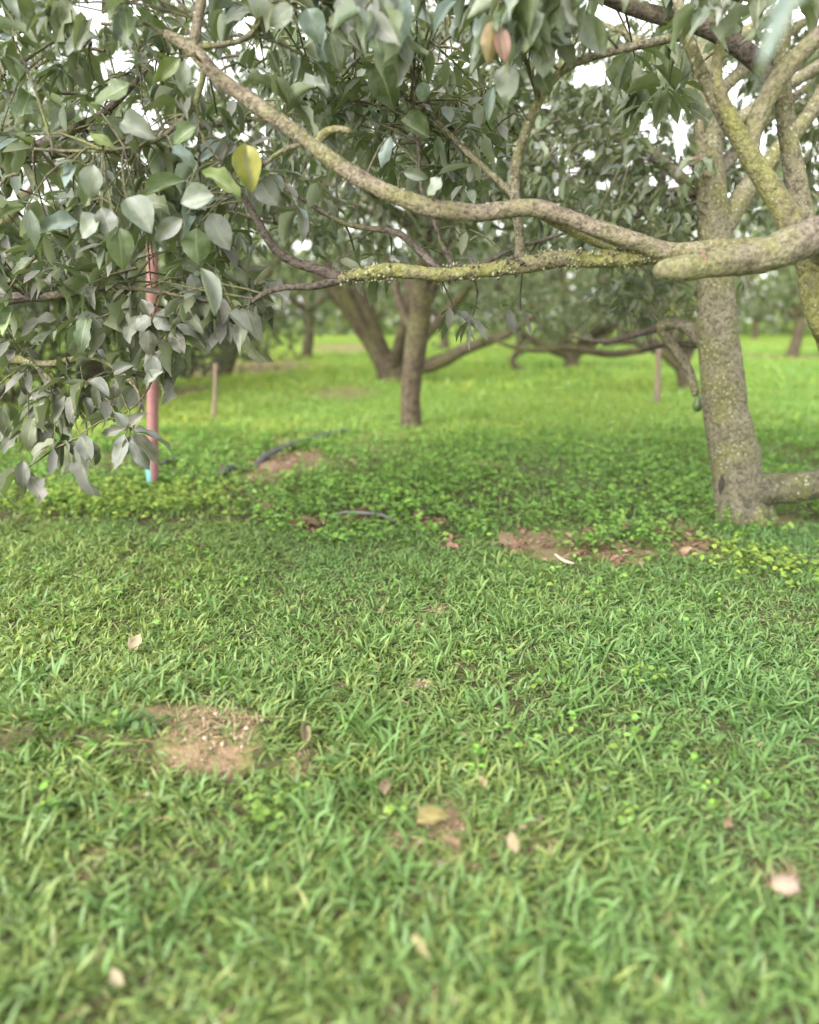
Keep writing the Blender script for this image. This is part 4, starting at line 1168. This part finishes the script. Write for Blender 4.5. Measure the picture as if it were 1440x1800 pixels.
# pale stone lower right
sp = gp(1376, 1596)
V, Fq = [], []
for i in range(9):
    for k in range(14):
        th, ph = 2 * math.pi * k / 14, math.pi * (i + .02) / 8.04
        d = np.array([math.sin(ph) * math.cos(th), math.sin(ph) * math.sin(th), math.cos(ph)])
        V.append(d * np.array([.036, .03, .022]) * (1 + .22 * mnoise.noise(Vector(d * 1.9))))
    if i:
        for k in range(14):
            Fq.append(((i - 1) * 14 + k, (i - 1) * 14 + (k + 1) % 14, i * 14 + (k + 1) % 14, i * 14 + k))
so = link("stone", mesh_from("stone", V, Fq, M_STONE)); so.location = tuple(sp + np.array([0, 0, .072]))
tag(so, "rounded pale pinkish stone nestled in the grass at the lower right", "stone")

# ------------------------------------------------------------------ grass
def blades(x, y, az, lean, L, W, bend, tint, z=None, fine=True):
    n = len(x)
    if not fine:
        z = ground_h(x, y)
        B = np.stack([x, y, z - 0.004], -1)
        h = np.stack([np.cos(az), np.sin(az), np.zeros(n)], -1)
        s = np.stack([-np.sin(az), np.cos(az), np.zeros(n)], -1)
        up = np.array([0, 0, 1.0])
        m = B + (h * np.sin(lean)[:, None] + up * np.cos(lean)[:, None]) * (L * .5)[:, None]
        a2 = lean + bend
        t = m + (h * np.sin(a2)[:, None] + up * np.cos(a2)[:, None]) * (L * .5)[:, None]
        tw = rng.normal(0, .5, n)
        s2 = s * np.cos(tw)[:, None] + up * np.sin(tw)[:, None]
        V = np.stack([B - s * (W * .3)[:, None], B + s * (W * .3)[:, None], m - s2 * (W * .5)[:, None], m + s2 * (W * .5)[:, None], t], 1)
        b = (np.arange(n) * 5)[:, None, None]
        return V.reshape(-1, 3), [(np.array([(0, 1, 3, 2)])[None] + b).reshape(-1, 4), (np.array([(2, 3, 4)])[None] + b).reshape(-1, 3)], np.repeat(tint, 5, 0)
    z = ground_h(x, y) if z is None else z
    B = np.stack([x, y, z - 0.004], -1)
    h = np.stack([np.cos(az), np.sin(az), np.zeros(n)], -1)
    s = np.stack([-np.sin(az), np.cos(az), np.zeros(n)], -1)
    up = np.array([0, 0, 1.0])
    rows = []
    pos = B.copy()
    a = lean.copy()
    prof_ = [0.55, 1.0, 0.8, 0.0]
    tw = rng.normal(0, .35, n)
    for i in range(4):
        if i:
            d = h * np.sin(a)[:, None] + up * np.cos(a)[:, None]
            pos = pos + d * (L / 3)[:, None]
            a = a + bend / 2
        ss = s * np.cos(tw * i)[:, None] + up * np.sin(tw * i)[:, None]
        if i < 3:
            rows.append(pos - ss * (W * prof_[i] * .5)[:, None]); rows.append(pos + ss * (W * prof_[i] * .5)[:, None])
        else:
            rows.append(pos)
    V = np.stack(rows, 1)
    b = (np.arange(n) * 7)[:, None, None]
    q = (np.array([(0, 1, 3, 2), (2, 3, 5, 4)])[None] + b).reshape(-1, 4)
    t = (np.array([(4, 5, 6)])[None] + b).reshape(-1, 3)
    return V.reshape(-1, 3), [q, t], np.repeat(tint, 7, 0)


def scatter(y0, y1, dens, margin=0.25):
    """points on the ground in view (and a little to the sides)"""
    wmax = 0.62 * y1 + margin + 1.0
    n = int(dens * (y1 - y0) * 2 * wmax)
    y = rng.uniform(y0, y1, n)
    x = rng.uniform(-wmax, wmax, n)
    k = np.abs(x) < 0.60 * y + margin + 1.0
    return x[k], y[k]


G_A = np.array([(0.150, 0.258, 0.060), (0.124, 0.245, 0.068), (0.172, 0.275, 0.062), (0.098, 0.200, 0.060), (0.210, 0.285, 0.078)])
STRAW = np.array([(0.34, 0.28, 0.14), (0.26, 0.22, 0.10)])


def tuft_grass(name, label, y0, y1, dens, nb, L, W, lean, bright=1.0, far=0, bare=True, margin=.25):
    x, y = scatter(y0, y1, dens, margin)
    if bare:
        k = rng.random(len(x)) > bareness(x, y) * .93
        x, y = x[k], y[k]
        worn = sstep(.30, .75, wob(x + 9, y + 2, 2.3))
        k = rng.random(len(x)) > .30 * worn * (y < 6)
        x, y = x[k], y[k]
    m = len(x)
    size = np.clip(1 + 0.40 * wob(x, y, 1.9) + 0.34 * wob(x + 3, y, 6.0) + rng.normal(0, .12, m), .5, 1.9)
    size *= (1 - 0.45 * bareness(x, y)) * (1 - .3 * sstep(.30, .75, wob(x + 9, y + 2, 2.3)))
    k = rng.integers(nb[0], nb[1] + 1, m)
    i = np.repeat(np.arange(m), k)
    n = len(i)
    az = rng.uniform(0, 6.283, n)
    off = rng.normal(0, 0.014, (n, 2))
    LL = rng.uniform(L[0], L[1], n) * size[i]
    WW = rng.uniform(W[0], W[1], n) * np.sqrt(size[i])
    le = np.radians(rng.uniform(lean[0], lean[1], n))
    be = rng.uniform(.1, .95, n)
    hue = wob(x, y, .8) * .5 + wob(x, y + 5, 3.0) * .5
    ti = G_A[rng.integers(0, len(G_A), n)] * rng.uniform(.72, 1.3, (n, 1)) * bright
    warm = np.clip(.45 + .6 * hue[i] - .5 * x[i] / np.maximum(y[i], 1.0) + .35 * (3.0 - y[i]).clip(0, 1.2), 0, 1)[:, None]
    ti = ti * (np.array([.82, .97, 1.12]) * (1 - warm) + np.array([1.48, 1.13, 1.05]) * warm)
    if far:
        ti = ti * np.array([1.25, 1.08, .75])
    st = rng.random(n) < (.010 + .25 * bareness(x, y)[i])
    ti[st] = STRAW[rng.integers(0, 2, st.sum())]
    thin = rng.random(n) < .22
    WW[thin] *= .45
    LL[thin] *= 1.15
    ti[thin] *= 1.12
    V, Fc, tt = blades(x[i] + off[:, 0], y[i] + off[:, 1], az, le, LL, WW, be, ti, fine=y0 < 2)
    o = link(name, mesh_np(name, V, Fc, M_GRASS, tt))
    tag(o, label, "grass", kind="stuff")
    return n


NB = 0
NB += tuft_grass("lawn_grass", "short broad bladed green lawn grass covering the foreground", 1.15, 2.9, 1380, (5, 7), (.036, .085), (.0068, .0120), (34, 90))
NB += tuft_grass("lawn_grass", "broad bladed green grass between the worn ledge and the weeds", 2.9, 5.6, 1060, (5, 7), (.040, .092), (.0078, .0130), (28, 86), 1.14)
NB += tuft_grass("weedy_grass", "thin grass mixed into the weeds under the trees", 5.6, 9.5, 170, (4, 6), (.04, .09), (.008, .014), (15, 80), 1.3)
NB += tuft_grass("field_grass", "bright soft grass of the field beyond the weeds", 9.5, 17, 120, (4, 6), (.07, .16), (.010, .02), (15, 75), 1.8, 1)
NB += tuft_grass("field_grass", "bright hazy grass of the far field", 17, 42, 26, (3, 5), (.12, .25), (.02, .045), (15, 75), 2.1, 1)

# longer tufts standing out of the lawn
TALL = [(640, 1290, 26, .20), (690, 1330, 18, .18), (350, 1080, 16, .16), (640, 1395, 14, .16), (210, 1330, 18, .15), (160, 1300, 14, .14), (860, 1250, 14, .14), (1010, 1245, 16, .15), (1210, 1210, 18, .16), (1350, 1240, 18, .16),
        (1060, 1105, 16, .15), (1240, 1060, 16, .16), (1180, 1130, 14, .14), (960, 1330, 14, .15), (1330, 1360, 16, .15), (700, 1560, 16, .14), (560, 1440, 14, .14), (440, 1530, 16, .14), (1000, 1600, 14, .13), (1180, 1500, 14, .14),
        (280, 960, 20, .14), (400, 1200, 14, .15), (480, 1180, 14, .14), (900, 1100, 14, .14), (770, 1150, 14, .13), (1120, 1330, 16, .15), (60, 1200, 16, .15), (80, 1450, 16, .14), (330, 1610, 14, .13), (860, 1700, 14, .12)]
TALL += [(random.uniform(-20, 1460), random.uniform(1020, 1720), random.randint(6, 11), random.uniform(.085, .13)) for _ in range(110)]
xs, ys, azs, les, Ls, Ws, bs, ts = [], [], [], [], [], [], [], []
for px, py, k, L in TALL:
    c = gp(px, py)
    if float(bareness(np.array([c[0]]), np.array([c[1] + .03]))[0]) > .12:
        continue
    for _ in range(k * 2):
        xs.append(c[0] + random.gauss(0, .045)); ys.append(c[1] + random.gauss(0, .05)); azs.append(random.uniform(0, 6.28))
        les.append(math.radians(random.uniform(12, 68))); Ls.append(L * random.uniform(.6, 1.15)); Ws.append(random.uniform(.008, .0155)); bs.append(random.uniform(.2, 1.1))
        ts.append(np.array([.135, .25, .06]) * random.uniform(.75, 1.25))
V, Fc, tt = blades(*(np.array(v) for v in (xs, ys, azs, les, Ls, Ws, bs, ts)))
tag(link("tall_grass", mesh_np("tall_grass", V, Fc, M_GRASS, tt)), "longer arching grass tufts standing out of the lawn", "grass", kind="stuff")


# low broad leaved weeds
def herbs(name, label, x, y, cols, hgt, size, bright=1.0):
    m = len(x)
    k = rng.integers(3, 6, m)
    i = np.repeat(np.arange(m), k)
    n = len(i)
    lift = rng.uniform(hgt[0], hgt[1], m) * np.clip(1 + .5 * wob(x, y, 2.4), .4, 1.7)
    ph = rng.uniform(0, 6.28, n)
    D = unit(np.stack([np.cos(ph), np.sin(ph), rng.uniform(-.35, .45, n)], -1))
    Nn = np.array([0, 0, 1.0]) + rng.normal(0, .35, (n, 3))
    Nn = unit(Nn - D * np.sum(Nn * D, 1, keepdims=True))
    P = np.stack([x[i] + rng.normal(0, .01, n), y[i] + rng.normal(0, .01, n), ground_h(x[i], y[i]) + lift[i] * rng.uniform(.5, 1.05, n)], -1)
    L = rng.uniform(size[0], size[1], n)
    ti = np.array(cols)[rng.integers(0, len(cols), n)] * rng.uniform(.75, 1.25, (n, 1)) * bright
    V, Fc, tt = leaf_mass(P, D, Nn, L, L * rng.uniform(.55, .85, n), ti, 2)
    # stems
    s = rng.uniform(0, 6.28, m)
    V2, F2, t2 = blades(x, y, s, np.full(m, .15), lift, np.full(m, .004), np.full(m, .2), np.full((m, 3), .1) * np.array([.8, 1.3, .4]))
    o = link(name, mesh_np(name, np.concatenate([V, V2]), Fc + [f + len(V) for f in F2], M_HERB, np.concatenate([tt, t2])))
    tag(o, label, "weeds", kind="stuff")
    return n


HC = [(0.19, 0.36, 0.06), (0.16, 0.33, 0.065), (0.25, 0.40, 0.07), (0.15, 0.27, 0.07)]
x, y = scatter(5.0, 10.5, 400)
edge = 5.35 + .55 * wob(x, y, 2.0) + .3 * wob(x + 4, y, 6.0) + .25 * np.clip(-x, 0, 3)
keep = (y > edge - .2) & (rng.random(len(x)) > bareness(x, y) * .93) & (rng.random(len(x)) < .58 + .75 * wob(x, y, 3.1))
herbs("ground_cover", "low clover like weeds carpeting the ground under the trees", x[keep], y[keep], HC, (.02, .13), (.024, .056))
x, y = scatter(2.0, 5.2, 26)
keep = wob(x, y, 2.6) > .15
herbs("lawn_weeds", "small round leaved weeds sprinkled through the lawn", x[keep], y[keep], HC + [(0.16, 0.24, 0.04)], (.035, .07), (.02, .04))


def clump(px, py, rx, ry, n, cols, label, hgt=(.06, .15), size=(.028, .055)):
    c = gp(px, py)
    x = c[0] + rng.normal(0, rx, n); y = c[1] + rng.normal(0, ry, n)
    herbs("weed_patch", label, x, y, cols, hgt, size)


LIME = [(0.24, 0.34, 0.055), (0.20, 0.31, 0.055), (0.29, 0.36, 0.06)]
clump(225, 885, .5, .35, 700, LIME, "yellow green weeds below the red pole")
clump(1340, 1000, .22, .22, 90, LIME, "yellow green weeds in front of the thick trunk's low limb")
clump(1030, 965, .14, .10, 40, [(0.12, 0.25, 0.04)] + HC, "bright green weed clump on the bare soil")
clump(1130, 955, .2, .10, 60, [(0.12, 0.25, 0.04)] + HC, "bright green weed clump between the soil and the trunk")
clump(1130, 1205, .05, .06, 12, [(0.17, 0.28, 0.055), (0.2, 0.3, 0.06)], "small lime weed in the right of the lawn", (.05, .09), (.02, .04))
clump(480, 1440, .06, .05, 12, [(0.17, 0.28, 0.055), (0.2, 0.3, 0.06)], "small lime weed in the lower left of the lawn", (.05, .09), (.02, .035))
clump(255, 1322, .05, .015, 6, [(0.07, 0.13, 0.05), (0.09, 0.15, 0.06)], "dark round leaved weeds under the worn ledge", (.03, .06), (.03, .05))
clump(1340, 900, .25, .12, 70, HC + LIME[:1], "weeds round the foot of the thick trunk")

# crumbs of soil and flattened straw on the bare patches
near = [p for p in PATCH if p[1] < 7.5]
q = np.random.default_rng(77)
oc = np.array([(1, 0, 0), (-1, 0, 0), (0, 1, 0), (0, -1, 0), (0, 0, 1), (0, 0, -1)], float)
of = np.array([(0, 2, 4), (2, 1, 4), (1, 3, 4), (3, 0, 4), (2, 0, 5), (1, 2, 5), (3, 1, 5), (0, 3, 5)])
m = 1900
pi_ = q.integers(0, len(near), m)
pa = np.array(near)[pi_]
cx = pa[:, 0] + q.normal(0, .6, m) * pa[:, 2]; cyy = pa[:, 1] + q.normal(0, .6, m) * pa[:, 3]
rad = .0025 + .009 * q.random(m) ** 3
Vv = np.stack([cx, cyy, ground_h(cx, cyy) + rad * .4], -1)[:, None] + oc[None] * (rad[:, None, None] * (.55 + .8 * q.random((m, 6, 1))))
tc_ = np.array([(0.26, 0.16, 0.105), (0.38, 0.28, 0.2), (0.17, 0.1, 0.07), (0.42, 0.34, 0.26)])[q.integers(0, 4, m)]
tag(link("soil_crumbs", mesh_np("soil_crumbs", Vv.reshape(-1, 3), [(of[None] + (np.arange(m) * 6)[:, None, None]).reshape(-1, 3)], M_LITTER, np.repeat(tc_, 6, 0), smooth=False)),
    "crumbs and small clods of soil on the bare patches", "soil", kind="stuff")
m = 1500
pa = np.array(near)[q.integers(0, len(near), m)]
cx = pa[:, 0] + q.normal(0, .8, m) * pa[:, 2]; cyy = pa[:, 1] + q.normal(0, .8, m) * pa[:, 3]
ex, ey = scatter(1.2, 5.4, 22)
cx, cyy = np.concatenate([cx, ex]), np.concatenate([cyy, ey])
m = len(cx)
V, Fc, tt = blades(cx, cyy, q.uniform(0, 6.28, m), q.uniform(1.15, 1.5, m), q.uniform(.03, .09, m), q.uniform(.002, .005, m), q.uniform(-.1, .3, m),
                   np.array([(0.34, 0.27, 0.14), (0.26, 0.20, 0.10), (0.40, 0.33, 0.19)])[q.integers(0, 3, m)], fine=False)
V[:, 2] += np.repeat(np.where(np.arange(m) < 1500, .006, .03), 5)
tag(link("dry_straw", mesh_np("dry_straw", V, Fc, M_LITTER, tt)), "bits of dry straw lying in the lawn and on the bare patches", "straw", kind="stuff")

# dead leaf litter on the bare soil
lx, ly = [], []
for cx, cyy, a, b, k in PATCH[:12] + PATCH[-2:]:
    n = int(min(160, 40 + 260 * a * b))
    lx.append(cx + rng.normal(0, a * .6, n)); ly.append(cyy + rng.normal(0, b * .6, n))
lx, ly = np.concatenate(lx), np.concatenate(ly)
n = len(lx)
ph = rng.uniform(0, 6.28, n)
D = unit(np.stack([np.cos(ph), np.sin(ph), rng.uniform(-.1, .5, n)], -1))
Nn = np.array([0, 0, 1.0]) + rng.normal(0, .4, (n, 3))
Nn = unit(Nn - D * np.sum(Nn * D, 1, keepdims=True))
L = rng.uniform(.03, .10, n)
ti = np.array([(0.22, 0.11, 0.08), (0.30, 0.16, 0.12), (0.16, 0.09, 0.06), (0.34, 0.24, 0.16)])[rng.integers(0, 4, n)] * rng.uniform(.7, 1.2, (n, 1))
V, Fc, tt = leaf_mass(np.stack([lx, ly, ground_h(lx, ly) + .015], -1), D, Nn, L, L * .45, ti, 2)
tag(link("leaf_litter", mesh_np("leaf_litter", V, Fc, M_LITTER, tt)), "brown dead leaf litter scattered over the bare red soil", "leaf litter", kind="stuff")

print('TRIS', sum(sum(len(p.vertices) - 2 for p in o.data.polygons) for o in scene.objects if o.type == 'MESH' and o.name.split('.')[0] != 'leaf'), 'BLADES', NB)
